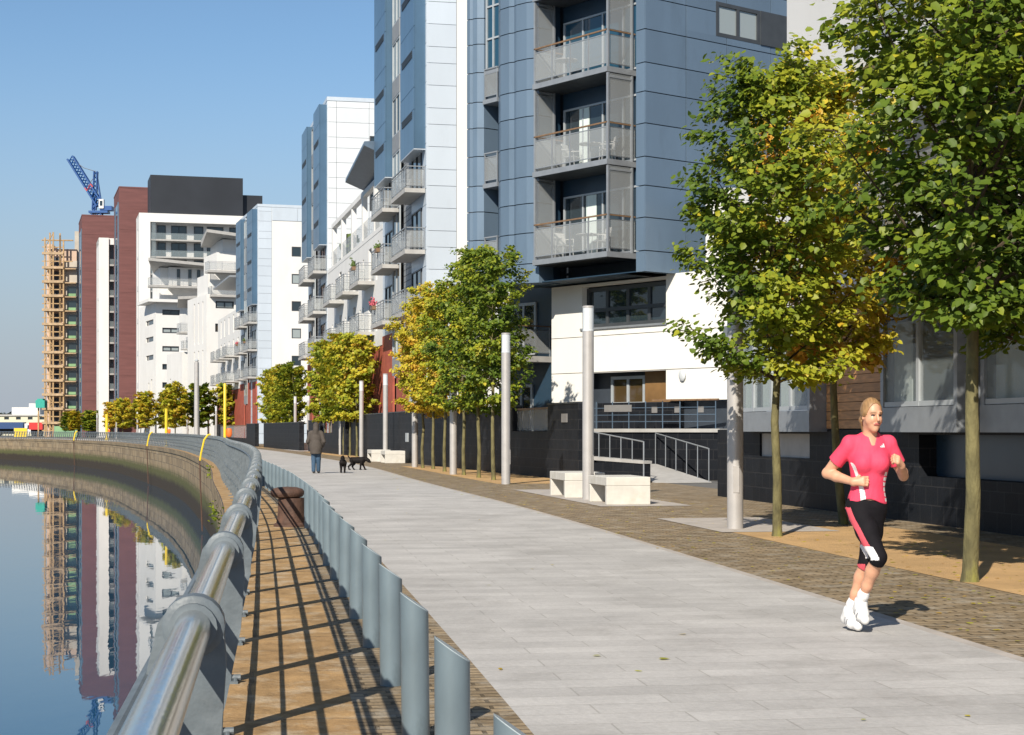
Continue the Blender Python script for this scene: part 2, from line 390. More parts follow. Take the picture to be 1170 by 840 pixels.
def balcony(parent, fr, a0, a1, d0, d1, z, h=1.05, bars=True, panel='sheet_frost', slab='slab_concrete', sides=(True, True), top='grey_metal', st=.2, sp=.9, label=None):
    """slab with a framed balustrade; z is the underside"""
    s = MB(); s.box(fr, a0, a1, d0, d1, z, z + st)
    b = s.build('balcony', slab, parent)
    if label: b['label'] = label
    r = MB(); g = MB(); zt = z + st
    def run(p0, p1):
        (x0, y0), (x1, y1) = p0, p1
        L = math.hypot(x1 - x0, y1 - y0); k = max(1, round(L / sp))
        for i in range(k + 1):
            x, y = x0 + (x1 - x0) * i / k, y0 + (y1 - y0) * i / k
            r.box(fr, x - .02, x + .02, y - .02, y + .02, zt, zt + h - .03)
        ex, ey = (.02, 0) if abs(x1 - x0) > abs(y1 - y0) else (0, .02)
        for q in (.1, h - .16):
            r.box(fr, min(x0, x1) + ex, max(x0, x1) - ex + (.001 if ex else 0), min(y0, y1) - .012 + ey, max(y0, y1) + .012 - ey, zt + q, zt + q + .03)
        r.box(fr, min(x0, x1) - .03, max(x0, x1) + .03, min(y0, y1) - .03, max(y0, y1) + .03, zt + h - .03, zt + h + .015, 1)
        if panel: g.box(fr, min(x0, x1) + (.03 if ex else -.006), max(x0, x1) - (.03 if ex else -.006), min(y0, y1) + (-.006 if ex else .03), max(y0, y1) - (-.006 if ex else .03), zt + .13, zt + h - .16)
    e = .06
    run((a0 + e, d1 - e), (a1 - e, d1 - e))
    if sides[0]: run((a0 + e, d0 + .02), (a0 + e, d1 - e))
    if sides[1]: run((a1 - e, d0 + .02), (a1 - e, d1 - e))
    r.build('balustrade', ['grey_metal', top], b)
    if panel: g.build('glass_panel', panel, b)
    return b
# =============================================================== the quay line and the ground
RZ = [-40, -30, -20, -10, 0, 10.5, 18.9, 25.7, 36, 49, 58, 67, 75, 83, 100, 118, 136, 156, 180, 205, 235, 265, 290, 312, 330, 345, 372]
RX = [5.9, 4.35, 2.85, 1.35, -.14, -1.62, -2.87, -3.92, -5.72, -8.25, -9.85, -11.55, -13.1, -14.8, -18.6, -22.8, -27.5, -33.3, -40.6, -48.6, -60.5, -74, -88, -104, -122, -146, -210]
def catmull(xs, k=24):
    xs = np.array(xs, float); out = []
    p = np.concatenate([[2 * xs[0] - xs[1]], xs, [2 * xs[-1] - xs[-2]]])
    t = np.linspace(0, 1, k, endpoint=False)
    for i in range(len(xs) - 1):
        a, b, c, d = p[i:i + 4]
        out.append(.5 * (2 * b + (c - a) * t + (2 * a - 5 * b + 4 * c - d) * t ** 2 + (3 * b - a - 3 * c + d) * t ** 3))
    return np.concatenate(out + [xs[-1:]])
_cx, _cy = catmull(RX), catmull(RZ)
_k = np.ones(25) / 25                                     # smooth the line a little
_px = np.pad(_cx, 12, mode='reflect', reflect_type='odd'); _py = np.pad(_cy, 12, mode='reflect', reflect_type='odd')
_cx, _cy = np.convolve(_px, _k, 'valid'), np.convolve(_py, _k, 'valid')
_ds = np.hypot(np.diff(_cx), np.diff(_cy)); CS = np.concatenate([[0], np.cumsum(_ds)])
S0 = float(np.interp(0, _cy, CS)); CS = CS - S0            # s = 0 abreast of the camera
SMAX = float(CS[-1])
def R(s, off=0.0, z=0.0):
    x, y = np.interp(s, CS, _cx), np.interp(s, CS, _cy)
    x2, y2 = np.interp(s + .6, CS, _cx), np.interp(s + .6, CS, _cy); x1, y1 = np.interp(s - .6, CS, _cx), np.interp(s - .6, CS, _cy)
    tx, ty = x2 - x1, y2 - y1; l = math.hypot(tx, ty); tx /= l; ty /= l
    return (float(x + ty * off), float(y - tx * off), z)
def Rdir(s):
    a, b = R(s - .5), R(s + .5); l = math.hypot(b[0] - a[0], b[1] - a[1])
    return ((b[0] - a[0]) / l, (b[1] - a[1]) / l)
def s_of_y(y): return float(np.interp(y, _cy, CS))
def srange(s0, s1):
    out = [s0]
    while out[-1] < s1: out.append(min(s1, out[-1] + (.6 if abs(out[-1]) < 40 else 2.0 if out[-1] < 120 else 4.0)))
    return out
def lerp_off(tab):
    a, b = zip(*tab); return lambda s: float(np.interp(s, a, b))
OC0 = lambda s: -.47                                        # water side of the coping
OC1 = lambda s: .56                                         # coping | setts
OP0 = lambda s: 1.40                                        # setts | pavers
OP1 = lerp_off([(-40, 5.0), (10, 4.92), (22, 5.02), (42, 5.25), (67, 5.75), (118, 5.9), (400, 6)])
OSE = lerp_off([(-40, 12), (400, 12)])

def strip(name, fa, fb, s0, s1, z, m, kind='structure', skirt=0.0, nb=1):
    mb = MB(); mb.uv = []
    ss = srange(s0, s1)
    for s in ss:
        for j in range(nb + 1):
            o = fa(s) + (fb(s) - fa(s)) * j / nb
            mb.v.append(R(s, o, z)); mb.uv.append((o, s))
    w = nb + 1
    for i in range(len(ss) - 1):
        for j in range(nb):
            a = i * w + j; mb.f.append((a, a + 1, a + w + 1, a + w)); mb.m.append(0)
    o = mb.build(name, m, fix=False)
    return tag(o, kind=kind)
strip('quay_coping', OC0, OC1, -40, SMAX, 0, 'coping')
strip('sett_strip', OC1, OP0, -40, SMAX, 0, 'setts')
strip('promenade_path', OP0, OP1, -40, SMAX, 0, 'pavers')
strip('sett_pavement', lambda s: OP1(s) + .10, OSE, -40, SMAX, 0, 'setts')
strip('path_edging', OP1, lambda s: OP1(s) + .10, -40, SMAX, 0.0, 'pad_concrete')

land = MB()
ss = srange(-40, SMAX)
for s in ss:
    p = R(s, -.2, -.02); land.v += [p, (2500, p[1], -.02)]
for i in range(len(ss) - 1):
    land.f.append((2 * i, 2 * i + 1, 2 * i + 3, 2 * i + 2)); land.m.append(0)
ye = R(SMAX, -.2)[1]; xe = R(SMAX, -.2)[0]
land.poly([(xe, ye, -.02), (2500, ye, -.02), (2500, 4000, -.02), (-3000, 4000, -.02), (-3000, 640, -.02)])
tag(land.build('ground', 'asphalt', fix=False), kind='structure')
w = MB(); w.poly([(-3000, -200, -3.6), (60, -200, -3.6), (60, 700, -3.6), (-3000, 700, -3.6)])
tag(w.build('water', 'water', fix=False), kind='structure')

qw = MB(); qw.uv = []
for s in ss:
    for o, z in ((-.47, .0), (-.50, -.02), (-.45, -.32), (-.38, -.34), (-.1, -5.2)):
        qw.v.append(R(s, o, z)); qw.uv.append((s, z))
for i in range(len(ss) - 1):
    for j in range(4):
        a = i * 5 + j; qw.f.append((a, a + 1, a + 6, a + 5)); qw.m.append(0)
p0 = len(qw.v); e = R(SMAX, -.5)                            # the bank runs on beyond the last surveyed point
qw.v += [(e[0], e[1], 0), (-3000, 640, 0), (-3000, 640, -5.2), (e[0], e[1], -5.2)]; qw.uv += [(0, 0), (2700, 0), (2700, -5.2), (0, -5.2)]
qw.f.append((p0, p0 + 1, p0 + 2, p0 + 3)); qw.m.append(0)
tag(qw.build('quay_wall', 'quay_stone', fix=False), 'long curving stone quay wall with green and brown tide marks above the water', 'quay wall')

# tree pits of golden gravel and concrete pads: sheets 4 mm up
def patch(name, a0, a1, s0, s1, m, z=.004):
    return strip(name, lambda s: a0, lambda s: a1, s0, s1, z, m)
patch('tree_pit', 6.85, 9.6, s_of_y(8), s_of_y(24.6), 'gravel')
patch('tree_pit', 7.2, 9.7, s_of_y(45), s_of_y(67.5), 'gravel')
patch('tree_pit', 7.4, 10.2, s_of_y(90), s_of_y(112), 'gravel')
patch('tree_pit', 7.6, 10.4, s_of_y(132), s_of_y(160), 'gravel')

# =============================================================== river railing
def railing():
    s_first = s_of_y(2.88); sp = 1.79
    root = thing('river_railing', 'long curving grey riverside railing with a polished steel top tube along the quay edge', 'railing', R(s_first))
    s_lo, s_hi = s_first - 2 * sp, SMAX - 4
    ss = [s for s in np.arange(s_lo, 60, .3)] + [s for s in np.arange(60, s_hi, 1.2)]
    t = MB(); t.tube([R(s, 0, 1.165) for s in ss], .031, 18); t.build('top_rail', 'rail_steel', root, smooth=True)
    for zc, hh, th, o in ((.93, .012, .012, -.035), (.72, .026, .006, -.095), (.50, .012, .012, -.145), (.28, .026, .006, -.175)):
        m = MB()
        if hh < .02: m.tube([R(s, o, zc) for s in ss], .013, 8); sm = True
        else:
            for i in range(len(ss) - 1):
                a, b = ss[i], ss[i + 1]
                m.hexa([R(a, o - th, zc - hh), R(b, o - th, zc - hh), R(b, o + th, zc - hh), R(a, o + th, zc - hh), R(a, o - th, zc + hh), R(b, o - th, zc + hh), R(b, o + th, zc + hh), R(a, o + th, zc + hh)])
            sm = False
        m.build('lower_rail', 'rail_paint', root, smooth=sm)
    c = MB(); c.tube([R(s, -.08, 1.07) for s in ss], .017, 8); c.build('outer_rail', 'rail_paint', root, smooth=True)
    prof = [(-.115, 0), (-.105, .25), (-.06, .5), (.005, .75), (.045, .95), (.055, 1.10), (.05, 1.165), (.02, 1.205), (-.03, 1.21), (-.06, 1.17), (-.08, 1.08), (-.10, .95), (-.14, .7), (-.19, .4), (-.215, .15), (-.22, 0)]
    def post(m, s, full=True):
        tx, ty = Rdir(s); n = (ty, -tx)
        b = R(s)
        def P(t_, o, z): return (b[0] + tx * t_ + n[0] * o, b[1] + ty * t_ + n[1] * o, z)
        for t0, t1 in ((-.026, -.012), (.012, .026)) if full else ((-.02, .02),):
            i = len(m.v); k = len(prof)
            m.v += [P(t0, o, z) for o, z in prof] + [P(t1, o, z) for o, z in prof]
            m.f.append(tuple(i + q for q in range(k))); m.m.append(0)
            m.f.append(tuple(i + k + q for q in reversed(range(k)))); m.m.append(0)
            for q in range(k):
                m.f.append((i + q, i + (q + 1) % k, i + k + (q + 1) % k, i + k + q)); m.m.append(0)
        if full:
            for z, o in ((.16, -.17), (.5, -.145), (.72, -.095), (.93, -.035)):
                m.tube([P(-.034, o, z), P(.034, o, z)], .016, 8)
            m.tube([P(0, -.13, .03), P(0, -.06, .03)], .02, 8)
            fr = Frame((b[0], b[1]), (tx, ty), n)
            m.box(fr, -.06, .06, -.29, -.075, .0, .016)
            for t_ in (-.04, .04): m.tube([P(t_, -.088, .016), P(t_, -.088, .035)], .011, 6)
    posts = [s_lo + i * sp for i in range(int((s_hi - s_lo) / sp))]
    for s in posts[:98]:
        m = MB(); near = s < 40; post(m, s, near)
        p = m.build('post', 'rail_paint', root)
        if s < 60:
            q = MB(); b = Vector(R(s, 0, 1.165)); tx, ty = Rdir(s); tv = Vector((tx, ty, 0))
            q.tube([b - tv * .03, b - tv * .026, b + tv * .026, b + tv * .03], [.047, .053, .053, .047], 20)
            q.tube([b - tv * .045, b + tv * .045], .041, 18)
            q.build('collar', 'rail_paint', p, smooth=True)
    m = MB()
    for s in posts[98:]: post(m, s, False)
    tag(m.build('post', 'rail_paint', root), kind='stuff')
railing()

# yellow ladder strips on the railing and the lifebuoy posts behind
def ladder(px, py, label):
    x, y = gp(px, py); s = s_of_y(y); b = R(s)
    root = thing('safety_ladder', label, 'ladder', R(s, -.5), 'yellow safety ladders down the quay wall')
    tx, ty = Rdir(s); fr = Frame((b[0], b[1]), (tx, ty), (-ty, tx))
    for t_ in (-.16, .16):
        m = MB(); m.tube([fr.pt(t_, .60, -.02), fr.pt(t_, .56, .3), fr.pt(t_, .40, 1.0), fr.pt(t_, .22, 1.24), fr.pt(t_, .10, 1.26)], .028 + y * .00018, 6); g = m.build('grab_rail', 'yellow_paint', root, smooth=True)
        m = MB(); m.tube([fr.pt(t_, .62, -.03), fr.pt(t_, .50, -3.5)], .03, 6); m.build('stringer', 'rust', root)
    m = MB()
    for i in range(11):
        z = -3.3 + i * .30; m.tube([fr.pt(-.16, .61 - .035 * -z, z), fr.pt(.16, .61 - .035 * -z, z)], .014, 5)
    m.build('rungs', 'rust', root)
ladder(242, 525.7, 'yellow safety ladder over the railing, nearest of the three along the curving quay')
ladder(182, 509.5, 'yellow safety ladder over the railing, middle one of three along the curving quay')
ladder(118, 503.2, 'yellow safety ladder over the railing, farthest of the three along the curving quay')
def buoy_post(px, depth, top, label):
    x = xat(px, depth); h = hz(top, depth); r = .0009 * depth
    root = thing('lifebuoy_post', label, 'lifebuoy post', (x, depth, 0), 'yellow lifebuoy posts along the quay')
    m = MB(); m.lathe((x, depth, 0), [(r * 1.7, 0), (r * 1.7, .05), (r, .07), (r, h - .04), (r * .6, h)], 10); m.build('pole', 'yellow_paint', root, smooth=True)
    m = MB(); m.lathe((x + r + .13, depth, 1.15), [(.05, 0), (.11, .04), (.13, .15), (.13, .33), (.10, .4), (.03, .42)], 12, sy=.5); m.build('lifebuoy_case', 'orange_plastic', root, smooth=True)
buoy_post(257, 78, 438, 'tall yellow post with an orange lifebuoy case behind the railing, nearest of three')
buoy_post(190, 150, 467, 'tall yellow post with an orange lifebuoy case, second of three along the railing')
buoy_post(122, 240, 473, 'tall yellow post with an orange lifebuoy case, farthest of three along the railing')

# =============================================================== slant-topped bollards
def bollard_proto():
    root = thing('bollard', 'x', 'bollard', (0, 0, 0), 'slant-topped steel bollards along the path')
    m = MB(); n = 28; r = .068
    zt = [.665 + .048 * -math.cos(2 * math.pi * j / n) * 1.0 for j in range(n)]
    for j in range(n):
        q = 2 * math.pi * j / n; m.v.append((r * math.cos(q), r * math.sin(q), 0))
    for j in range(n):
        q = 2 * math.pi * j / n; m.v.append((r * math.cos(q), r * math.sin(q), zt[j]))
    for j in range(n): m.f.append((j, (j + 1) % n, n + (j + 1) % n, n + j)); m.m.append(0)
    m.f.append(tuple(reversed(range(n)))); m.m.append(0)
    m.build('tube', 'bollard_paint', root, smooth=True)
    c = MB()
    for s_ in (1.0,):
        c.v += [(r * math.cos(2 * math.pi * j / n), r * math.sin(2 * math.pi * j / n), zt[j]) for j in range(n)]
        c.v += [(r * math.cos(2 * math.pi * j / n), r * math.sin(2 * math.pi * j / n), zt[j] + .004) for j in range(n)]
    c.f += [tuple(reversed(range(n))), tuple(range(n, 2 * n))] + [(j, (j + 1) % n, n + (j + 1) % n, n + j) for j in range(n)]; c.m += [0] * (n + 2)
    c.build('slant_cap', 'bollard_cap', root)
    return root
bp = bollard_proto()
s = s_of_y(4.52); k = 0
while s < s_of_y(92):
    o = bp if k == 0 else copy_tree(bp)
    off = .80 if s > 20 else float(np.interp(s, [0, 4.6, 10, 20], [.80, .80, .82, .78]))
    p = R(s, off); o.location = p; tx, ty = Rdir(s)
    o.rotation_euler.z = math.atan2(-tx, ty) + random.uniform(-.05, .05)
    o.rotation_euler.x = random.uniform(-.012, .012); o.rotation_euler.y = random.uniform(-.012, .012)
    if k < 16: o['label'] = f'blue-grey steel bollard with slanted top, {ORD[k]} to the camera in the row beside the path'
    else: o['label'] = 'blue-grey steel bollard in the far, tightly overlapping end of the row beside the path'
    k += 1; s += 1.76

# mooring bollards
def mooring(y, off, sc, label):
    s = s_of_y(y); p = R(s, off)
    root = thing('mooring_bollard', label, 'mooring bollard', p, 'rusty iron mooring bollards')
    m = MB(); m.lathe(p, [(.28 * sc, 0), (.275 * sc, .035 * sc), (.235 * sc, .06 * sc), (.215 * sc, .2 * sc), (.205 * sc, .44 * sc)], 28); m.build('post', 'rust', root, smooth=True)
    m = MB(); m.lathe((p[0] - .065 * sc, p[1], p[2]), [(.16 * sc, .44 * sc), (.235 * sc, .46 * sc), (.262 * sc, .50 * sc), (.262 * sc, .54 * sc), (.235 * sc, .58 * sc), (.15 * sc, .605 * sc), (.02 * sc, .615 * sc)], 28)
    m.build('mushroom_cap', 'rust', root, smooth=True)
mooring(26.0, .56, 1.0, 'rusty iron mooring bollard with a flat mushroom cap between railing and row of posts')
mooring(44, .42, .95, 'small distant rusty mooring bollard by the bend of the railing')

# =============================================================== lamp columns
def lamp_proto():
    root = thing('lamp_column', 'x', 'lamp column', (0, 0, 0), 'steel lamp columns with white tops')
    m = MB(); m.lathe((0, 0, 0), [(.122, 0), (.122, 3.60)], 24); m.build('column', 'lamp_steel', root, smooth=True)
    m = MB(); m.lathe((0, 0, 0), [(.125, 3.603), (.125, 3.63), (.118, 3.635), (.118, 4.10)], 24); m.build('lamp_lens', 'lamp_lens', root, smooth=True)
    m = MB(); m.lathe((0, 0, 0), [(.124, 4.103), (.124, 4.14), (.10, 4.15)], 24); m.build('cap', 'lamp_steel', root, smooth=True)
    m = MB(); m.box(WF, -.045, .045, -.128, -.118, .55, .95); m.build('access_door', 'lamp_steel', root)
    return root
lp = lamp_proto()
LAMPS = [(840, 604.5, 'bare steel lamp column beside the nearest trees, its white top hidden in leaves'),
 (672, 571, 'tall steel lamp column standing between the two nearest concrete benches'),
 (578, 553.5, 'steel lamp column with white top in front of the dark green clump of trees'),
 (518, 542.3, 'steel lamp column among the trunks of the yellow and dark green clump'),
 (474, 534, 'steel lamp column at the left edge of the yellow-leaved tree'),
 (440.5, 527.2, 'steel lamp column rising from the second pair of concrete benches'),
 (413, 522.6, 'steel lamp column in front of the second clump of trees, above the dogs'),
 (389.4, 519.6, 'short-looking lamp column among the trunks of the second clump'),
 (369.6, 517, 'lamp column just right of the hooded walker'),
 (352.5, 514.6, 'lamp column just left of the hooded walker by a small bench'),
 (337.4, 512.6, 'lamp column in front of the third clump of trees'),
 (322.5, 510.9, 'lamp column among the trunks of the third clump'),
 (309.3, 509.2, 'lamp column at the left edge of the third clump'),
 (297.8, 506.8, 'lamp column left of the third clump by the far benches'),
 (286, 504.6, 'lamp column in front of the red brick base of the far tower'),
 (273.5, 503.2, 'lamp column seen against red brick beside the tall grey mast'),
 (265, 502.2, 'lamp column just right of the nearest yellow lifebuoy post')]
for i, (px, py, lb) in enumerate(LAMPS):
    o = lp if i == 0 else copy_tree(lp)
    x, y = gp(px, py); o.location = (x, y, 0.004); o['label'] = lb; o.rotation_euler.z = i * .7
FL = [(214, 205), (178, 232), (157, 250), (133, 268), (111, 295), (247, 188), (238, 195)]
for px, d in FL:
    o = copy_tree(lp); o.location = (xat(px, d), d, 0); o['label'] = 'tiny far lamp column in front of the distant row of clipped trees'
d = 150; x = xat(224.7, d)
root = thing('steel_mast', 'very tall pale grey mast rising above the far clipped trees', 'mast', (x, d, 0))
m = MB(); m.lathe((x, d, 0), [(.34, 0), (.34, .1), (.24, .14), (.21, hz(413, d) - .1), (.12, hz(413, d))], 16); m.build('pole', 'lamp_steel', root, smooth=True)
m = MB(); m.lathe((x, d, hz(413, d)), [(.16, .0), (.2, .1), (.05, .2)], 12); m.build('cap', 'lamp_lens', root, smooth=True)

# =============================================================== concrete benches
def bench_proto():
    root = thing('concrete_bench', 'x', 'bench', (0, 0, 0), 'pale concrete benches')
    W_, L_, H_ = .90, 1.6, .55
    def soft(boxes, name):
        m = MB()
        for b in boxes: m.box(WF, *b)
        o = m.build(name, 'bench_concrete', root)
        bv = o.modifiers.new('bevel', 'BEVEL'); bv.width = .012; bv.segments = 2; bv.limit_method = 'ANGLE'
    soft([(0, W_, 0, L_, .375, H_)], 'seat')
    soft([(0, W_, 0, .13, 0, .373)], 'end_block')
    soft([(0, W_, L_ - .13, L_, 0, .373)], 'end_block')
    soft([(W_ - .25, W_ - .02, .132, L_ - .132, 0, .371)], 'back_block')
    return root
bn = bench_proto(); first = True
def bench(x, y, label):
    global first
    o = bn if first else copy_tree(bn); first = False
    o.location = (x, y, .006); tx, ty = Rdir(s_of_y(y)); o.rotation_euler.z = math.atan2(-tx, ty); o['label'] = label
def pad(y0, y1, o0, o1):
    patch('concrete_pad', o0, o1, s_of_y(y0), s_of_y(y1), 'pad_concrete', .008)
x, y = gp(693, 577.3); bench(x, y, 'pale concrete bench with open side, nearest, right of the tall lamp column')
x, y = gp(645.5, 569.3); bench(x, y, 'pale concrete bench with open side just left of the tall lamp column')
for px, py, lb in ((440, 529.6, 'distant concrete bench at the right end of the pair behind the dogs'), (424.5, 527.8, 'distant concrete bench at the left end of the pair behind the dogs'),
                   (346.5, 514.8, 'small far concrete bench just left of the hooded walker'), (300, 507.0, 'tiny far concrete bench left of the third clump of trees')):
    x, y = gp(px, py); bench(x, y, lb)
pad(31.5, 40.5, 6.75, 8.6); pad(23.4, 27.2, 6.7, 8.5); pad(74, 84, 7.3, 9.4); pad(114, 124, 7.3, 9.4)
# =============================================================== buildings
ROWZ = [.0]
def rows(z0, z1, pat=(1.07, 1.05, .77)):
    out = [z0]; i = 0
    while out[-1] < z1 - .3:
        out.append(min(z1, out[-1] + pat[i % len(pat)])); i += 1
    if out[-1] < z1: out[-1] = z1
    return out
FLOORS = [6.9 + 2.89 * k for k in range(7)]

def tower(label, corner, slope, cols, top, front_mats, win_col=None, ground='red_brick', wins=(), shade='bay_blue', far=False):
    """riverside tower: pale clad end wall facing us, river face with two projecting blue bays and balconies below"""
    uf = Frame(corner, (slope, 1.0))
    fw = sum(c[0] for c in cols)
    ff = Frame(corner, (uf.u[1], -uf.u[0]), (-uf.u[0] * 1.0, -uf.u[1]))
    root = thing('apartment_tower', label, 'apartment block', (corner[0], corner[1], 0))
    LEN = 14.0
    core = MB(); core.box(uf, .12, LEN, -fw, -.12, 0, top - .3); core.build('core_wall', 'grey_clad', root)
    roof = MB(); roof.box(uf, -.02, LEN + .1, -fw, .02, top - .28, top); roof.build('roof', 'pale_panel', root)
    # end wall
    a = 0; zc = rows(2.2, top - .3)
    holes = [(w0, w1, z0, z1) for (w0, w1, z0, z1, _) in wins]
    by = {}
    for wd, m in cols:
        by.setdefault(m, []).append((a, a + wd)); a += wd
    for m, sp in by.items():
        mb = MB()
        for x0, x1 in sp:
            if m in ('white_render',): walled(mb, ff, x0 + .01, x1 - .01, 2.2, top - .31, -.12, .0, [h for h in holes if h[0] < x1 and h[1] > x0])
            else: panels(mb, ff, [x0, x1], zc, -.12, .0, .022, [h for h in holes if h[0] < x1 and h[1] > x0])
        mb.build('end_wall' if m == 'white_render' else 'end_cladding', m, root)
    for (w0, w1, z0, z1, gm) in wins:
        window(root, ff, w0, w1, z0, z1, d=-.1, nv=0, gm=gm, t=.09)
    # river face: segments
    zb = 14.75
    b1, st, gl, b2 = (.25, 4.3), (4.45, 6.8), (6.9, 9.3), (9.4, 13.4)
    wallp = MB()
    panels(wallp, uf, [0, b1[1]], rows(4.2, top - .3), -.12, .0, .03); panels(wallp, uf, [b2[0] - .0, LEN], rows(4.2, top - .3), -.12, .0, .03)
    wallp.build('river_cladding', 'pale_panel', root)
    sl = MB()
    for z in rows(4.2, top - .3, (.3,)): sl.box(uf, st[0], st[1], -.12, -.02, z, z + .27)
    sl.build('slatted_cladding', 'grey_clad', root)
    for (x0, x1) in (b1, b2):
        bay = MB(); zz = rows(zb, top - .5, (1.85, 1.04))
        bay.box(uf, x0 + .03, x1 - .03, .0, .5, zb + .02, top - .52)
        panels(bay, uf, list(np.linspace(x0, x1, 4)), zz, .5, .56, .025)
        bo = bay.build('projecting_bay', shade, root)
        v = MB()
        for k in range(3):
            z = zb + 1.5 + 2.89 * k
            for q in range(4): v.box(uf, x0 + .5, x1 - .6, .561, .60, z + q * .09, z + q * .09 + .04)
        v.build('louvre', 'dark_frame', bo)
        u = MB(); u.box(uf, x0, x1, .0, .56, zb - .04, zb); u.build('bay_soffit', 'pale_panel', bo)
    # glazing slot: panes between spandrels
    k = 0; z = 4.3
    while z < top - 1.5:
        window(root, uf, gl[0], gl[1], z + .9, min(z + 2.87, top - .4), d=.12, nv=1, gm=random.choice(['pane_dark', 'pane_brown', 'pane_pale', 'pane_dark']), fm='light_frame')
        sp_ = MB(); sp_.box(uf, gl[0] + .02, gl[1] - .02, .1, .2, z, z + .88); sp_.build('spandrel', 'grey_clad', root)
        z += 2.89
    for k in range(6):                                        # angled white window reveals on the strip
        z = 15.3 + 2.89 * k
        if z + 1.6 < top: window(root, uf, st[0] + .6, st[1] - .5, z, z + 1.3, d=-.06, nv=0, gm='pane_pale')
    for z in FLOORS[:3]:
        for x0, x1 in ((.25, 4.7), (7.5, 11.8)):
            balcony(root, uf, x0, x1, .02, .98, z, sp=1.0)
        for x0, x1 in ((1.2, 3.9), (10, 12.6)):
            window(root, uf, x0, x1, z + .22, z + 2.3, d=-.0, nv=1)
    gw = MB()
    gw.box(uf, .5, 3.4, -.02, .1, 0, 6.6, 0); gw.box(uf, 4.9, 8.5, -.02, .1, 0, 6.6, 0); gw.box(uf, 9.8, 13.5, -.02, .1, 0, 6.6, 0)
    gw.build('brick_base', ground, root)
    pl = MB(); panels(pl, uf, [3.5, 4.8], rows(0, 6.6), -.02, .06, .03); panels(pl, ff, [0, fw], rows(.0, 2.2), -.12, -.02, .03); pl.build('base_cladding', 'pale_panel', root)
    return uf, ff, root

# tower B (right of the sky) with the white end panel
CB = (-4.03, 79.0)
ufB, ffB, rB = tower('tallest pale blue tower with blue projecting bays, cut by the top of the photo', CB, -.227,
      [(1.45, 'pale_panel'), (.75, 'white_render'), (7.0, 'white_render')], 27.0, None)
CC = (-13.2, 120.0)
ffC_w = [(1.0, .0)]
ufC, ffC, rC = tower('pale grey blue tower with roof edge against the sky, behind the canopy terrace', CC, -.222,
      [(.66, 'paler_panel'), (2.35, 'paler_panel'), (5, 'paler_panel')], 25.3, None,
      wins=[(3.05, 6.2, 17.2, 22.6, 'pane_dark'), (3.05, 6.2, 9.5, 12.2, 'pane_dark')])
CD = (-26.8, 177.0)
zD = [18.97 - 2.89 * k for k in range(5)]
ufD, ffD, rD = tower('pale blue and white tower with a column of square windows, furthest of three', CD, -.30,
      [(1.48, 'pale_panel'), (9.5, 'white_render')], 25.3, None,
      wins=[(3.6, 4.6, z, z + 1.05, 'pane_pale' if k in (1, 3) else 'pane_dark') for k, z in enumerate([19.85 - 2.89 * j for j in range(6)])])
mb = MB(); panels(mb, ffD, [1.5, 4.2, 7, 11], [23.6, 25.0], .001, .06, .03); mb.build('parapet_band', 'pale_panel', rD)

# terrace block between B and C
pB = ufB.pt(14.1, 0, 0); pC = ufC.pt(-.1, 0, 0)
fM = Frame((pB[0], pB[1]), (pC[0] - pB[0], pC[1] - pB[1])); LM = math.hypot(pC[0] - pB[0], pC[1] - pB[1])
A1c = fM.a(394.5, 1.0) - .7
rM = thing('terrace_block', 'white terraced flats with a big tilted canopy roof between two pale towers', 'apartment block', (pB[0], pB[1], 0))
holes = []; wn = []
for z in (7.1, 9.99):
    for x0, w_ in ((2.2, .55), (4.6, 1.3), (8.0, .55), (9.6, .5), (12.0, 1.3), (15.2, .55), (17.0, .5), (19.4, 1.3), (22.5, .55), (24.6, .5)):
        hh = 2.05 if w_ > 1 else 1.7
        holes.append((x0, x0 + w_, z, z + hh)); wn.append((x0, x0 + w_, z, z + hh))
mb = MB(); walled(mb, fM, 0, LM, 6.2, 12.6, -.3, -.02, holes); mb.build('wall', 'white_render', rM)
for w_ in wn: window(rM, fM, *w_, d=-.25, nv=0, t=.07)
mb = MB(); mb.box(fM, .1, LM - .1, -9, -.4, 0, 12.5); mb.box(fM, .1, A1c, -9, -3.2, 12.5, 15.6); mb.build('core_wall', 'dark_core', rM)
mb = MB(); mb.box(fM, .2, LM - .2, -.28, -.06, 0, 6.2); mb.build('brick_base', 'red_brick', rM)
for z in FLOORS[:2]:
    for x0 in (3.3, 10.6, 18.0): balcony(rM, fM, x0, x0 + 4.2, -.02, .95, z, sp=1.1)
mb = MB(); mb.box(fM, .1, LM - .1, -2.8, -.3, 12.6, 12.7)
mb.box(fM, 0, LM, -.3, .0, 12.6, 12.85); mb.build('terrace', 'white_render', rM)
t_ = MB()
for x in (4.0, 9.2, 14.5, 20.0, 25.4): t_.box(fM, x, x + .45, -.4, -.1, 12.86, 15.6)
t_.box(fM, 4.0, 25.9, -.42, -.08, 15.6, 15.9); t_.build('pergola_frame', 'white_render', rM)
g = MB()
for x in np.arange(.5, 25, 2.0): g.box(fM, x, x + 1.9, -.16, -.13, 12.87, 14.0)
g.build('glass_balustrade', 'sheet_frost', rM)
roof = MB()                                                    # canopy, thicker at the wall and thin at its tip
A0, A1 = .2, fM.a(394.5, 1.0)
P = fM.pt; zo0, zo1 = fM.z(A0, 166, 1.0), fM.z(A1, 208.5, 1.0)
roof.hexa([P(A0, -3.3, zo0 - 1.9), P(A0, 1.0, zo0), P(A1, 1.0, zo1), P(A1 - .6, -3.3, zo1 - 1.9), P(A0, -3.3, zo0 + .5), P(A0, .98, zo0 + .22), P(A1 - .02, .98, zo1 + .22), P(A1 - .6, -3.3, zo1 + .4)])
roof.build('canopy_roof', 'blue_grey', rM)  # dark colour on the whole canopy stands in for its shaded underside
mb = MB()
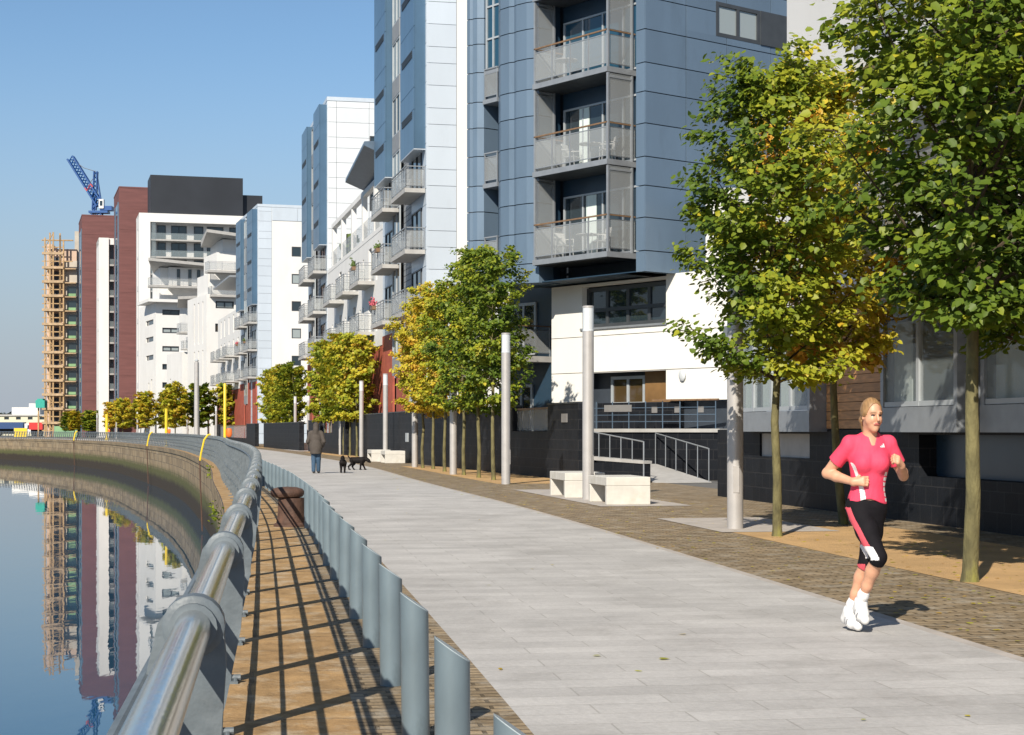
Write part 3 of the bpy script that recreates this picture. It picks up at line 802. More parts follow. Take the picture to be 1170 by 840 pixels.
for x, r_ in ((22.5, .5), (20.8, .42), (23.6, .45)):
    for q in range(26): 
        c = (x + random.uniform(-r_, r_), -.8 + random.uniform(-.4, .3), 13.0 + random.uniform(0, 1.6)); s_ = random.uniform(.1, .25)
        mb.box(fM, c[0] - s_, c[0] + s_, c[1] - s_, c[1] + s_, c[2] - s_ * .5, c[2] + s_ * .5)
mb.build('terrace_shrubs', 'plant_green', rM)

# ---- the near blue building
CA = (4.08, 51.5)
fA = Frame(CA, (-.62, .785), (-.785, -.62))
fAr = Frame(CA, (.785, .62), (.62, -.785))
rA = thing('blue_apartments', 'large blue panelled apartment building with deep balconies and a white ground storey', 'apartment block', (CA[0], CA[1], 0))
TOPA = 24.0; ZB = 6.35
zA = [ZB]
for v in [6.9 + .0 + 2.89 * k for k in range(7)]: zA += [v + .1, v + 1.12, v + 2.1]
zA = [z for z in zA if z < TOPA] + [TOPA]
aR, aL = .42, 5.0; bR = fA.a(693.5, .35)                                              # balcony recess along the left face
mb = MB()
panels(mb, fA, [0, aR], zA, -.10, 0, .03)
winA = [(fAr.a(818), fAr.a(868), fAr.z(fAr.a(843), 46), fAr.z(fAr.a(843), 7)), (fAr.a(832), fAr.a(852), fAr.z(fAr.a(842), 140), fAr.z(fAr.a(842), 108))]
panels(mb, fAr, [.012, 1.75, 3.55, 5.6, 7.4, 9.2], zA, -.10, 0, .03, winA)
mb.build('cladding', 'blue_panel', rA)
mb = MB(); mb.box(fAr, fAr.a(868) + .02, 7.3, .001, .04, winA[0][2], winA[0][3]); mb.build('dark_infill_panel', 'dark_frame', rA)
window(rA, fAr, *winA[0], d=-.06, nv=1, gm='pane_pale', t=.12)
window(rA, fAr, *winA[1], d=-.06, nv=0, gm='pane_dark', t=.08)
mb = MB(); mb.box(fA, .1, 8.9, -9, -2.35, 2.2, TOPA); mb.box(fAr, 1.5, 9.2, -7, -.12, ZB + .05, TOPA - .02); mb.box(fA, .11, .40, -1.5, -.12, ZB + .04, TOPA - .03); mb.build('core_wall', 'dark_core', rA)
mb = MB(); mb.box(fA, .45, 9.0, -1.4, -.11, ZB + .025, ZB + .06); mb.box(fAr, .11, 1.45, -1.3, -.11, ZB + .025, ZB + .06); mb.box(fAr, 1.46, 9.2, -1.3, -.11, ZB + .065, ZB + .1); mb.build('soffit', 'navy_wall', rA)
# recess lining and glazing per floor
for k, z in enumerate([FLOORS[0] - 2.89 + 2.89 * i for i in range(1, 6)]):
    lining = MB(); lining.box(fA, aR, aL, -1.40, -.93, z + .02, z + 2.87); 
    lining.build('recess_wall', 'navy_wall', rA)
    gx0, gx1 = aR + .55, aL - .12
    gw = window(rA, fA, gx0, gx1, z + .22, z + 2.32, d=-.9, nv=3, fm='light_frame', gm='pane_blue' if k > 1 else 'pane_dark', t=.06, name='glazed_door')
    cm = MB()
    for c0, c1 in {0: ((3.25, 3.75), ), 1: ((3.6, 4.1), ), 2: (), 3: (), 4: ()}[k]:
        cm.box(fA, c0, c1, -.875, -.86, z + .3, z + 2.25)
    if cm.f: cm.build('curtain', 'curtain', gw)
    b = balcony(rA, fA, bR, aL + .06, -.92, .35, z, h=1.16, sp=1.0, slab='grey_metal', top='oak_rail', st=.17)
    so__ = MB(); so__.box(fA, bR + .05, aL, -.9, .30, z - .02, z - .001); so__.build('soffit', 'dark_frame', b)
    for x, d0_, d1_, zb_ in ((aL - .03, -.55, .28, .2), (bR + .02, -.75, .28, 1.35)):   # full height side screens
        sc = MB(); sc.box(fA, x, x + .03, d0_, d1_, z + zb_, z + 2.86); sb = sc.build('side_screen', 'sheet_frost', b)
    for x, d0_ in ((aL, -.52), (bR + .035, -.72)):
        fr_ = MB()
        for d in (d0_, .28): fr_.box(fA, x - .035, x + .035, d - .035, d + .035, z + .17, z + 2.87)
        fr_.box(fA, x - .03, x + .03, d0_ + .04, .24, z + 2.72, z + 2.78); fr_.build('screen_frame', 'grey_metal', b)
# two ribbed columns left of the balconies
def ribbed(x0, x1):
    mb = MB(); n = 5; zz = zA
    ys = [(.05, .30), (.22, .50), (.47, .55), (.53, .80), (.77, .97)]
    w_ = x1 - x0
    prof = [(0, .02), (.2, .2), (.42, .26), (.5, .22), (.58, .30), (.8, .30), (1, .05)]
    for j in range(len(zz) - 1):
        z0, z1 = zz[j] + .015, zz[j + 1] - .015
        i = len(mb.v)
        for t, d in prof: mb.v.append(fA.pt(x0 + t * w_, d, z0))
        for t, d in prof: mb.v.append(fA.pt(x0 + t * w_, d, z1))
        k = len(prof)
        for q in range(k - 1): mb.f.append((i + q, i + q + 1, i + k + q + 1, i + k + q)); mb.m.append(0)
        a0 = len(mb.v)
        mb.v += [fA.pt(x0, -.6, z0), fA.pt(x1, -.6, z0), fA.pt(x0, -.6, z1), fA.pt(x1, -.6, z1)]
        mb.f += [(a0, i, i + k, a0 + 2), (i + k - 1, a0 + 1, a0 + 3, i + 2 * k - 1), tuple([a0, a0 + 1] + [i + q for q in reversed(range(k))]), tuple([a0 + 2] + [i + k + q for q in range(k)] + [a0 + 3])]; mb.m += [0] * 4
    o = mb.build('ribbed_column', 'blue_panel', rA)
cR = (aL + .12, fA.a(571)); cL = (fA.a(553.5), fA.a(538.5))
ribbed(*cR); ribbed(*cL)
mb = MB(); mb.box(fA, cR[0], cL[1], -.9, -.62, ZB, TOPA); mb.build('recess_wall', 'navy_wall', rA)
g0, g1 = cR[1] + .03, cL[0] - .03
zw = fA.z(g0, 78)
window(rA, fA, g0, g1, zw, TOPA - .2, d=-.1, nv=1, nh=8, gm='pane_blue', fm='light_frame', name='tall_window')
mb = MB(); mb.box(fA, g0, g1, -.6, .05, zw - .12, zw); mb.build('sill', 'grey_metal', rA)
for z in FLOORS[:3]:
    balcony(rA, fA, g0, g1, -.6, .1, z, sides=(False, False), slab='grey_metal', st=.15, sp=1.2, panel='sheet_frost')
# white ground storey set back under the cladding
oB = fA.pt(0, -1.3, 0); fB = Frame((oB[0], oB[1]), fA.u, fA.n)
fw_l, fw_c, w0, w1, wr = fB.a(630), fB.a(666), fB.a(761), fB.a(665), fB.a(834)
zs = fB.z(3, 374); zl = fB.z(2.5, 425)
mb = MB()
big = (w0, w1, zs, ZB - .12); low = (w0, w1 - .1, 2.2, zl)
panels(mb, fB, [wr, fw_l], [2.4, zl + .02, 4.58, 6.33], -.3, .0, .022, [big, low])
mb.box(fB, wr, w0 - .02, -.3, .0, ZB - .04, ZB + .02)
panels(mb, fB, [wr, -1.3], [ZB + .02, 8.8], -2.5, .002, .022)
pz = fB.pt(fw_l, 0, 0); fE = Frame((pz[0], pz[1]), (.785, .62), (-.62, .785))
panels(mb, fE, [0.005, 2.6], [2.4, zl + .02, 4.58, 6.33], -.3, .0, .022)
mb.build('ground_storey_wall', 'cream_stone', rA)
window(rA, fB, w0, w1, zs + .03, ZB - .16, d=-.28, nv=3, nh=0, t=.13, name='strip_window')
mb = MB(); mb.box(fB, w0 - .05, w1 + .05, -.25, .06, zs - .04, zs + .025); mb.build('sill', 'grey_metal', rA)
t_ = MB(); t_.box(fB, w0, w1, -.2, -.19, zs + .55, zs + .67); t_.build('transom', 'dark_frame', rA)
window(rA, fB, w0 + 1.5, w1 - .9, 2.3, zl - .12, d=-.55, nv=1, fm='light_frame', gm='pane_brown', t=.1, name='patio_door')
mb = MB(); mb.box(fB, w0, w0 + 1.45, -.52, -.45, 2.2, zl); mb.build('timber_panel', 'room_wood', rA)
mb = MB(); mb.box(fB, w0 - .1, w1 + .3, -1.2, -.62, 0, 6.4); mb.box(fB, wr, fw_l - .1, -1.2, -.32, 0, 2.38); mb.build('inner_wall', 'dark_core', rA)
bl = MB(); p = fB.pt(fB.a(781), .05, fB.z(fB.a(781), 429))
bl.lathe((0, 0, 0), [(.14, 0), (.14, .03), (.11, .06), (.04, .07)], 16, sx=1.25)
R_ = Matrix.Rotation(math.atan2(fA.n[1], fA.n[0]), 4, 'Z') @ Matrix.Rotation(math.pi / 2, 4, 'Y')
bl.v = [tuple(Vector(p) + R_ @ Vector(v)) for v in bl.v]; bl.build('bulkhead_light', 'lamp_lens', rA, smooth=True)
# recessed dark left part below the columns: two storeys of glass behind a small balcony
fD_ = Frame(fA.pt(0, -2.3, 0)[:2], fA.u, fA.n)
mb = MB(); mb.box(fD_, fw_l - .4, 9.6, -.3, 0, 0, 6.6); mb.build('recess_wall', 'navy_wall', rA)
x0, x1 = fD_.a(614), fD_.a(572)
window(rA, fD_, x0, x1, 4.15, 6.0, d=.01, nv=2, fm='light_frame', t=.1, name='patio_door'); window(rA, fD_, x0 + .2, x1, 1.4, 3.1, d=.01, nv=2, fm='light_frame', t=.1, name='patio_door')
balcony(rA, fD_, fD_.a(630), fD_.a(570), .0, 1.6, 3.85, slab='slab_concrete', top='oak_rail', sp=1.1)

# ---- riverside flats on the right, behind the trees
fI = Frame((4.64, 37.9), (.175, -.985), (-.985, -.175))
rI = thing('riverside_flats', 'white and glass flats on a dark tiled plinth behind the nearest trees', 'apartment block', (4.64, 37.9, 0))
LI = 30.0
def uvbox_wall(name, fr, a0, a1, d0, d1, z0, z1, m, parent, holes=()):
    mb = MB(); walled(mb, fr, a0, a1, z0, z1, d0, d1, holes)
    o = mb.build(name, m, parent, fix=True)
    me = o.data; ul = me.uv_layers.new(name='UVMap'); o0 = Vector(wl(o))
    for pl in me.polygons:
        for li in pl.loop_indices:
            v = me.vertices[me.loops[li].vertex_index].co + o0
            u_ = (v.x - fr.o[0]) * fr.u[0] + (v.y - fr.o[1]) * fr.u[1]; n_ = (v.x - fr.o[0]) * fr.n[0] + (v.y - fr.o[1]) * fr.n[1]
            ul.data[li].uv = (u_ + n_, v.z)
    return o
plinth_holes = [(fI.a(868), fI.a(925), .95, 1.42), (fI.a(1050), fI.a(1185), .75, 1.42)]
uvbox_wall('plinth', fI, 0, LI, -.4, 0, 0, 1.5, 'dark_tile', rI, plinth_holes)
mb = MB(); mb.box(fI, 0, LI, -1.2, -.42, 0, 1.6); mb.build('inner_wall', 'dark_core', rI)
v = MB(); v.box(fI, plinth_holes[0][0], plinth_holes[0][1], -.1, -.05, .95, 1.42); v.build('vent_panel', 'slab_concrete', rI)
mb = MB(); mb.box(fI, plinth_holes[1][0], plinth_holes[1][1], -.35, -.3, .75, 1.42); mb.build('vent_panel', 'navy_wall', rI)
bA0, bA1, wd0, wd1, bB0, bB1, bC1 = fI.a(858), fI.a(945), fI.a(970), fI.a(1030), fI.a(1028), fI.a(1118), fI.a(1250)
def bay(a0, a1, zt, nv, gm, dep=.35):
    b = MB(); b.box(fI, a0, a1, -.3, dep, 1.46, 1.86); b.box(fI, a0, a1, -.3, dep, zt, zt + .35)
    b.box(fI, a0, a0 + .12, -.3, dep - .01, 1.86, zt); b.box(fI, a1 - .12, a1, -.3, dep - .01, 1.86, zt)
    o = b.build('window_bay', 'grey_metal', rI)
    f = MB()
    for i in range(1, nv + 1):
        x = a0 + (a1 - a0) * i / (nv + 1); f.box(fI, x - .05, x + .05, dep - .1, dep - .02, 1.87, zt - .01)
    f.box(fI, a0 + .13, a1 - .13, dep - .1, dep - .025, 1.87, 1.95); f.build('frame', 'light_frame', o)
    g = MB(); g.box(fI, a0 + .125, a1 - .125, dep - .07, dep - .05, 1.90, zt - .02); g.build('pane', gm, o)
    c = MB()
    for i in range(nv + 1):
        if i == nv and gm == 'pane_clear': continue
        x = a0 + (a1 - a0) * i / (nv + 1); c.box(fI, x + .1, x + (a1 - a0) / (nv + 1) * random.uniform(.5, .9), dep - .22, dep - .2, 1.92, zt - .05)
    c.build('blind', 'curtain', o)
    return o
bay(bA0, bA1, 3.45, 3, 'pane_clear'); bay(bB0, bB1, 3.3, 1, 'pane_clear'); bay(bB1 + .25, bC1, 3.3, 1, 'pane_clear', .1)
mb = MB(); mb.box(fI, bB1 + 1.0, bB1 + 2.4, -.27, -.2, 1.92, 2.4); mb.build('blue_box', 'crane_blue', rI)
mb = MB()
for z in np.arange(1.52, 3.8, .16): mb.box(fI, bA1 + .02, bB0 - .02, -.2, .02, z, z + .15)
mb.build('timber_cladding', 'cedar', rI)
uw0 = fI.a(898)
zU = 3.82; hI = []
for z in (4.3, 7.2, 10.1):
    for x in (11.4, 14.2, 17.0, 19.8, 23): hI.append((x, x + 2.0, z + .1, z + 2.2))
mb = MB(); walled(mb, fI, uw0, LI, zU, 14.5, -.35, -.02, hI); mb.build('upper_wall', 'white_render', rI)
mb = MB(); mb.box(fI, uw0 + .1, LI, -6, -.5, 1.6, 14.4); mb.build('core_wall', 'dark_core', rI)
uf_e = Frame(fI.pt(uw0, 0, 0)[:2], (.985, .175), (-.175, .985))
mb = MB(); mb.box(uf_e, .36, 6, -.05, .0, zU, 14.5); mb.build('end_wall', 'white_render', rI)
mb = MB(); mb.box(fI, 0.3, LI, -5.9, -.03, zU - .35, zU - .01); mb.build('deck', 'grey_metal', rI)
for h in hI: window(rI, fI, *h, d=-.3, nv=1, fm='light_frame', gm='pane_dark')
for z in (4.15, 7.05, 9.95):
    for x in (11.6, 17.5, 23.2): balcony(rI, fI, x, x + 5.6, .0, 1.4, z, sp=1.2, slab='white_render')

# ---- things left out on the balconies
def chair(fr, a, d, z, rz, label):
    x, y, _ = fr.pt(a, d, z); root = thing('garden_chair', label, 'chair', (0, 0, 0), 'white garden chairs on the blue building balconies')
    m = MB(); m.box(WF, -.22, .22, -.22, .22, .42, .45); m.build('seat', 'white_metal', root)
    m = MB(); m.hexa([(-.22, .19, .46), (.22, .19, .46), (.22, .22, .46), (-.22, .22, .46), (-.20, .27, .88), (.20, .27, .88), (.20, .30, .88), (-.20, .30, .88)]); m.build('backrest', 'white_metal', root)
    for sx in (-1, 1):
        for sy in (-1, 1): m = MB(); m.tube([(.19 * sx, .19 * sy, .42), (.22 * sx, .23 * sy, 0)], .018, 6); m.build('leg', 'white_metal', root)
        m = MB(); m.tube([(.22 * sx, -.2, .45), (.24 * sx, -.18, .66), (.22 * sx, .24, .68)], .016, 6); m.build('armrest', 'white_metal', root)
    root.location = (x, y, z); root.rotation_euler.z = rz; return root
def table(fr, a, d, z, label):
    x, y, _ = fr.pt(a, d, z); root = thing('garden_table', label, 'table', (0, 0, 0), 'small garden tables on the blue building balconies')
    m = MB(); m.lathe((0, 0, 0), [(.38, .70), (.38, .73)], 20); m.build('tabletop', 'white_metal', root)
    m = MB(); m.lathe((0, 0, 0), [(.22, 0), (.2, .03), (.03, .05), (.03, .70)], 12); m.build('pedestal', 'grey_metal', root); root.location = (x, y, z)
z1_, z2_, z3_ = FLOORS[0] + .172, FLOORS[1] + .172, FLOORS[2] + .172
chair(fA, 4.2, -.3, z1_, .6, 'white garden chair at the left end of the lowest balcony of the blue building'); table(fA, 3.1, -.35, z1_, 'small round table on the lowest balcony of the blue building'); chair(fA, 2.4, -.3, z1_, -1.2, 'white garden chair right of the table on the lowest blue building balcony')
chair(fA, 4.0, -.45, z2_, 1.0, 'white garden chair left of the table on the middle balcony of the blue building'); table(fA, 2.9, -.3, z2_, 'small round table on the middle balcony of the blue building'); chair(fA, 2.2, -.4, z2_, -1.4, 'white garden chair right of the table on the middle blue building balcony')
table(fA, 4.1, -.3, z3_, 'small round table on the upper balcony of the blue building')
def flowers(fr, a, d, z, col, label, pot='oak_rail'):
    x, y, _ = fr.pt(a, d, z); root = thing('flower_box', label, 'flower box', (x, y, z), 'flower boxes hung on balcony rails')
    m = MB(); m.box(fr, a - .35, a + .35, d, d + .2, z - .2, z); m.build('box', pot, root)
    rr = random.Random(int(a * 100)); m = MB()
    for i in range(60):
        c = fr.pt(a + rr.uniform(-.38, .38), d + .1 + rr.gauss(0, .07), z + abs(rr.gauss(0, .14))); s_ = rr.uniform(.02, .055)
        m.tube([c, (c[0] + rr.uniform(-.05, .05), c[1] + rr.uniform(-.05, .05), c[2] + s_ * 2)], [s_, s_ * .4], 5)
    m.build('flowers', col, root)
flowers(ufB, 9.0, .93, FLOORS[1] + 1.15, 'plant_green', 'green plants in a box on the upper middle balcony of the tallest pale tower')
flowers(ufB, 10.5, .93, FLOORS[0] + 1.15, 'flower_pink', 'pink flowers in a box on a low balcony of the tallest pale tower')
flowers(fM, 5.0, .9, FLOORS[1] + 1.15, 'plant_green', 'green plants in a box on the white terraced flats next to the tall tower')
flowers(ufD, 3.0, .93, FLOORS[1] + 1.15, 'plant_green', 'green plants on a balcony of the furthest blue and white tower')
flowers(ufD, 9.0, .93, FLOORS[1] + 1.15, 'flower_pink', 'reddish flowers along a balcony of the furthest blue and white tower')
# =============================================================== garden walls and the ramp
def fr_between(p, q, flip=False):
    f = Frame(p, (q[0] - p[0], q[1] - p[1])); return f, math.hypot(q[0] - p[0], q[1] - p[1])
def dark_wall(name, p, q, h, label, th=.35, copingm='granite_plinth', glass=None, cat='wall'):
    f, L = fr_between(p, q)
    root = thing(name, label, cat, (p[0], p[1], 0))
    holes = [(g0, g1, gz, 9) for g0, g1, gz in glass] if glass else []
    uvbox_wall('wall_body', f, 0, L, -th, 0, 0, h, 'dark_tile', root, holes)
    c = MB(); x = 0
    segs = []
    for g0, g1, gz in sorted(glass or []): segs.append((x, g0)); x = g1
    segs.append((x, L))
    for a0, a1 in segs:
        if a1 - a0 > .1: c.box(f, a0, a1, -th - .02, .02, h, h + .05)
    if c.f: c.build('wall_cap', copingm, root)
    for g0, g1, gz in glass or []:
        g = MB(); k = max(1, int((g1 - g0) / 1.2))
        for i in range(k):
            x0 = g0 + (g1 - g0) * i / k; g.box(f, x0 + .03, x0 + (g1 - g0) / k - .03, -.19, -.17, gz + .02, h - .12)
        b = g.build('glass_balustrade', 'sheet_frost', root)
        r = MB(); r.box(f, g0, g1, -.22, -.14, h - .12, h - .06); r.build('handrail', 'oak_rail', b)
    return f, L, root
W1a, W1b, W1c = (1.94, 49.0), (-4.1, 73.0), (-9.4, 98.0)
f1, L1, r1 = dark_wall('garden_wall', W1a, W1b, 2.27, 'dark tiled garden wall with a glass balustrade under the nearest balconies', glass=[(3.4, 7.9, 1.45)])
pm = MB(); pm.box(f1, 1.15, 1.75, .003, .03, 1.72, 1.98); pm.build('plaque', 'plaque', r1)
f2, L2, r2 = dark_wall('garden_wall', (-4.2, 73.5), W1c, 2.3, 'dark tiled garden wall behind the second pair of benches')
pm = MB(); pm.box(f2, 2.2, 2.9, .003, .05, .95, 1.35); pm.build('vent_cowl', 'light_frame', r2)
dark_wall('garden_wall', (-9.8, 98.6), (-14.2, 117), 2.1, 'dark wall behind the trunks of the second clump of trees', glass=[(6, 12, 1.3)])
dark_wall('garden_wall', (-15.2, 120), (-21, 142), 2.0, 'dark wall between the hooded walker and the third clump of trees')
f5, L5, r5 = dark_wall('garden_wall', (-22.5, 147), (-34, 192), 2.0, 'far grey slatted wall at the foot of the furthest blue tower', glass=[(8, 40, .7)])

# ramp beside the white ground storey
def path_dir(y): return Rdir(s_of_y(y))
ro = (xat(813, 47.9), 47.9); r1e = (xat(750, 51.6), 51.6)
ux, uy = r1e[0] - ro[0], r1e[1] - ro[1]
fr_ = Frame(ro, (ux, uy))                                      # a: up the ramp, away from us; d: to the left
ramp = thing('entrance_ramp', 'grey concrete access ramp with steel handrails climbing to the white ground storey', 'ramp', (ro[0], ro[1], 0))
RW = 1.75; RL = math.hypot(ux, uy)
m = MB(); P = fr_.pt
m.hexa([P(0, 0, -.01), P(0, RW, -.01), P(RL, RW, -.01), P(RL, 0, -.01), P(0, 0, .012), P(0, RW, .012), P(RL, RW, .45), P(RL, 0, .45)])
m.build('ramp_slab', 'slab_concrete', ramp)
def rail(mb, pts, zt, zb, r=.019, post=.015):
    """handrail over posts; pts are plan points, zt/zb heights of rail and feet"""
    mb.tube([(p[0], p[1], z) for p, z in zip(pts, zt)], r, 8)
    for p, z, q in zip(pts, zt, zb): mb.tube([(p[0], p[1], q), (p[0], p[1], z - r * .5)], post, 6)
n = 6
a_ = [RL * .97 * i / (n - 1) + .05 for i in range(n)]
m = MB(); rail(m, [P(a, .06, 0) for a in a_], [.95 + .45 * a / RL for a in a_], [.0 + .44 * a / RL for a in a_]); m.build('handrail', 'grey_metal', ramp, smooth=True)
m = MB()
fl0, fl1 = (gp(738, 553)[0], 47.2), (xat(672, 49.2), 49.2)
f6, L6 = fr_between(fl0, fl1)
pts = [f6.pt(L6 * i / 5, 0, 0) for i in range(6)]
rail(m, pts, [1.16 + .30 * i / 5 for i in range(6)], [.56 + .10 * i / 5 for i in range(6)]); m.tube([(pts[0][0], pts[0][1], 0), (pts[0][0], pts[0][1], 1.16)], .022, 8)
m.build('handrail', 'grey_metal', ramp, smooth=True)
uvbox_wall('side_wall', f6, 0, L6, -.25, 0, 0, .54, 'dark_tile', ramp)
m = MB(); m.hexa([f6.pt(-.03, -.28, .54), f6.pt(L6, -.28, .62), f6.pt(L6, .03, .62), f6.pt(-.03, .03, .54), f6.pt(-.03, -.28, .62), f6.pt(L6, -.28, .72), f6.pt(L6, .03, .72), f6.pt(-.03, .03, .62)])
m.build('wall_cap', 'slab_concrete', ramp)
# upper landing
lA, lB = (xat(822, 50.0), 50.0), (xat(659, 54.0), 54.0)
f7, L7 = fr_between(lA, lB)
land_ = thing('entrance_landing', 'raised dark tiled landing with wire guard rail in front of the white ground storey', 'terrace', (lA[0], lA[1], 0))
uvbox_wall('landing_wall', f7, 0, L7, -.9, 0, 0, 1.42, 'dark_tile', land_)
m = MB(); m.box(f7, -.05, L7, -1.0, .06, 1.42, 1.53); m.build('landing_edge', 'slab_concrete', land_)
uvbox_wall('tiled_backdrop', f7, L7 * .40, L7, -1.25, -1.02, 0, 2.36, 'dark_tile', land_)
m = MB()
for i in range(9):
    x = .15 + (L7 - .3) * i / 8; m.box(f7, x - .011, x + .011, -.025, 0, 1.53, 2.38)
for z in (1.75, 1.96, 2.18): m.box(f7, .15, L7 - .15, -.022, -.010, z - .008, z + .008)
gr = m.build('guard_rail', 'blue_grey', land_)
m = MB(); m.box(f7, .05, L7 * .45, -.06, .03, 2.38, 2.43); m.build('oak_handrail', 'oak_rail', gr)
m = MB()
for i in range(3):
    x = .6 + i * .9; m.box(f7, x, x + .22, -.02, -.01, 2.02, 2.20)
m.build('infill_panel', 'plaque', gr)
m = MB(); m.box(f7, f7.a(722), f7.a(691), .005, .03, f7.z(2, 470), f7.z(2, 462)); m.build('nameplate', 'plaque', land_)

# =============================================================== far buildings
def far_frame(px, depth, slope=-.3):
    c = (xat(px, depth), depth); uf = Frame(c, (slope, 1.0)); ff = Frame(c, (uf.u[1], -uf.u[0]), (-uf.u[0], -uf.u[1]))
    return c, uf, ff
def pxw(p0, p1, d): return (p1 - p0) * d / FPX
# white frame block with the dark roof box
c, uf, ff = far_frame(159, 282, -.28)
rE = thing('white_frame_block', 'far white apartment block with recessed glazing under a dark roof storey', 'apartment block', (*c, 0))
W_ = 22.0; TE = hz(243, 282); g0, g1 = pxw(159, 171.5, 282), 21.0; gz0, gz1 = hz(415, 282), hz(253, 282)
mb = MB(); walled(mb, ff, 0, W_, 0, TE, -.6, 0, [(g0, g1, gz0, gz1)])
sl = [(3.6, 5.4, z, z + 4.6) for z in (4, 9.5, 15, 20.5, 26, 31)]
walled(mb, uf, .61, 9, 0, TE, -.4, 0, sl); mb.build('wall', 'white_render', rE)
for h in sl: window(rE, uf, *h, d=-.3, nv=0, fm='dark_frame', t=.12)
mb = MB(); mb.box(ff, .5, W_, -9, -2.2, 0, TE - .3); mb.box(ff, 0, W_, -9.4, -.7, TE - .5, TE - .01); mb.build('core_wall', 'white_render', rE)
k = 0; z = gz1 - 3.1
while z > gz0:
    bz = MB(); bz.box(ff, g0, g1, -2.1, -.2, z, z + .25); s_ = bz.build('balcony', 'slab_concrete', rE)
    q = MB(); q.box(ff, g0, g1, -.26, -.2, z + .26, z + 1.3); q.build('glass_panel', 'pane_clear', s_)
    for x, w_ in ((g0 + 1.3, 1.4), (g0 + 3.6, 2.6), (g0 + 7.4, 1.6), (g0 + 9.6, 2.8), (g0 + 13.4, 2.2)):
        if x + w_ < g1: window(rE, ff, x, x + w_, z + .3, z + 2.8, d=-2.2, nv=1 if w_ > 2 else 0, t=.14)
    z -= 2.9; k += 1
mb = MB(); mb.box(ff, g0 + .2, g0 + .9, -.55, -.1, gz0, gz1); mb.build('stair_screen', 'pane_clear', rE)
mb = MB(); TD = hz(204, 288)
mb.box(ff, pxw(159, 172, 285), pxw(159, 276.5, 285), -9, -1.2, TE, TD); mb.build('roof_storey', 'charcoal', rE)
mb = MB(); mb.box(ff, pxw(159, 277.5, 285), pxw(159, 300, 285), -9, -2.4, TE - 2, hz(222, 288)); mb.build('rear_roof_storey', 'charcoal', rE)

def stepped(px, depth, slope, wpx, tops, label, canopies):
    c, uf, ff = far_frame(px, depth, slope)
    root = thing('stepped_block', label, 'apartment block', (*c, 0))
    return c, uf, ff, root
# E1
c, uf, ff, r_ = stepped(178, 264, -.42, 0, 0, 'far white stepped block with thin window slits and a jutting terrace roof, left one', 0)
T1 = hz(345, 264); W_ = pxw(178, 232, 264); Lr = 14.0
wr_ = [(pxw(178, 185.5, 264), pxw(178, 205.5, 264), hz(y + 3.2, 264), hz(y - 3.0, 264)) for y in (356.5, 377.3, 398.3)] + [(pxw(178, 185.5, 264), pxw(178, 193.5, 264), hz(y + 3.2, 264), hz(y - 3.2, 264)) for y in (419, 440, 461)]
mb = MB(); walled(mb, ff, 0, W_, 0, T1, -.4, 0, wr_)
sl = [(2.0, 8.5, z, z + .8) for z in (15.5, 12.6, 18.2)] + [(3.0, 4.2, 2.5, 9.5), (5.5, 6.4, 4, 9)]
walled(mb, uf, .41, Lr, 0, T1, -.4, 0, sl); mb.build('wall', 'white_render', r_)
for i, h in enumerate(wr_): window(r_, ff, *h, d=-.3, nv=1 if i < 3 else 0, fm='dark_frame', gm='pane_pale' if i in (1, 2) else 'pane_dark', t=.2)
for h in sl: window(r_, uf, *h, d=-.3, nv=0, t=.1)
mb = MB(); mb.box(uf, .45, Lr, -W_, -.5, 0, T1 - .2); mb.build('core_wall', 'white_render', r_)
P0 = hz(302, 262)
mb = MB(); mb.box(ff, -1.5, W_ + 1.2, -8, 1.8, T1 - .1, T1 + .35)
mb.box(ff, 1.0, W_, -8, -1.6, T1 + .35, T1 + 5.6); mb.box(ff, 2.2, W_ + .5, -8, -.4, T1 + 2.2, T1 + 5.6); mb.build('penthouse', 'white_render', r_)
for x in (3.4, 5.2, 6.6): window(r_, ff, x, x + .5, T1 + 2.4, T1 + 5.3, d=-.39, nv=0, t=.06)
balcony(r_, ff, -1.2, W_ + 1.6, -.3, 2.0, hz(328, 262), sp=1.6, h=1.2, st=.35)
P = ff.pt; z0 = hz(300.5, 262)
roof = MB(); roof.hexa([P(-1.6, 2.4, z0 + .3), P(W_ + 1.4, 2.4, z0 - .3), P(W_ + 1.4, -8, z0 - .9), P(1.2, -8, z0 - .9), P(-1.6, 2.4, z0 + .75), P(W_ + 1.4, 2.4, z0 + .15), P(W_ + 1.4, -8, z0 + .4), P(1.2, -8, z0 + .4)]); roof.build('canopy_roof', 'slab_concrete', r_)
# E2
c, uf, ff, r_ = stepped(236, 222, -.42, 0, 0, 'far white stepped block with tall slit windows beside the blue and white tower', 0)
T2 = hz(336, 222); W_ = pxw(236, 280, 222); Lr = 12
wr_ = [(pxw(236, 246.5, 222), pxw(236, 268, 222), hz(352, 222), hz(343.5, 222)), (pxw(236, 246, 222), pxw(236, 268, 222), hz(379, 222), hz(369.5, 222))]
mb = MB(); walled(mb, ff, 0, W_, 0, T2, -.4, 0, wr_)
sl = [(x, x + .7, z, z + 5.6) for z in (6.5, 13.0) for x in (2.0, 4.6, 7.2)]
walled(mb, uf, .41, Lr, 0, T2, -.4, 0, sl); mb.build('wall', 'white_render', r_)
for i, h in enumerate(wr_): window(r_, ff, *h, d=-.3, nv=1, gm='pane_pale' if i == 0 else 'pane_brown', t=.2)
for h in sl: window(r_, uf, *h, d=-.3, nv=0, t=.1)
mb = MB(); mb.box(uf, .45, Lr, -W_, -.5, 0, T2 - .2); mb.build('core_wall', 'white_render', r_)
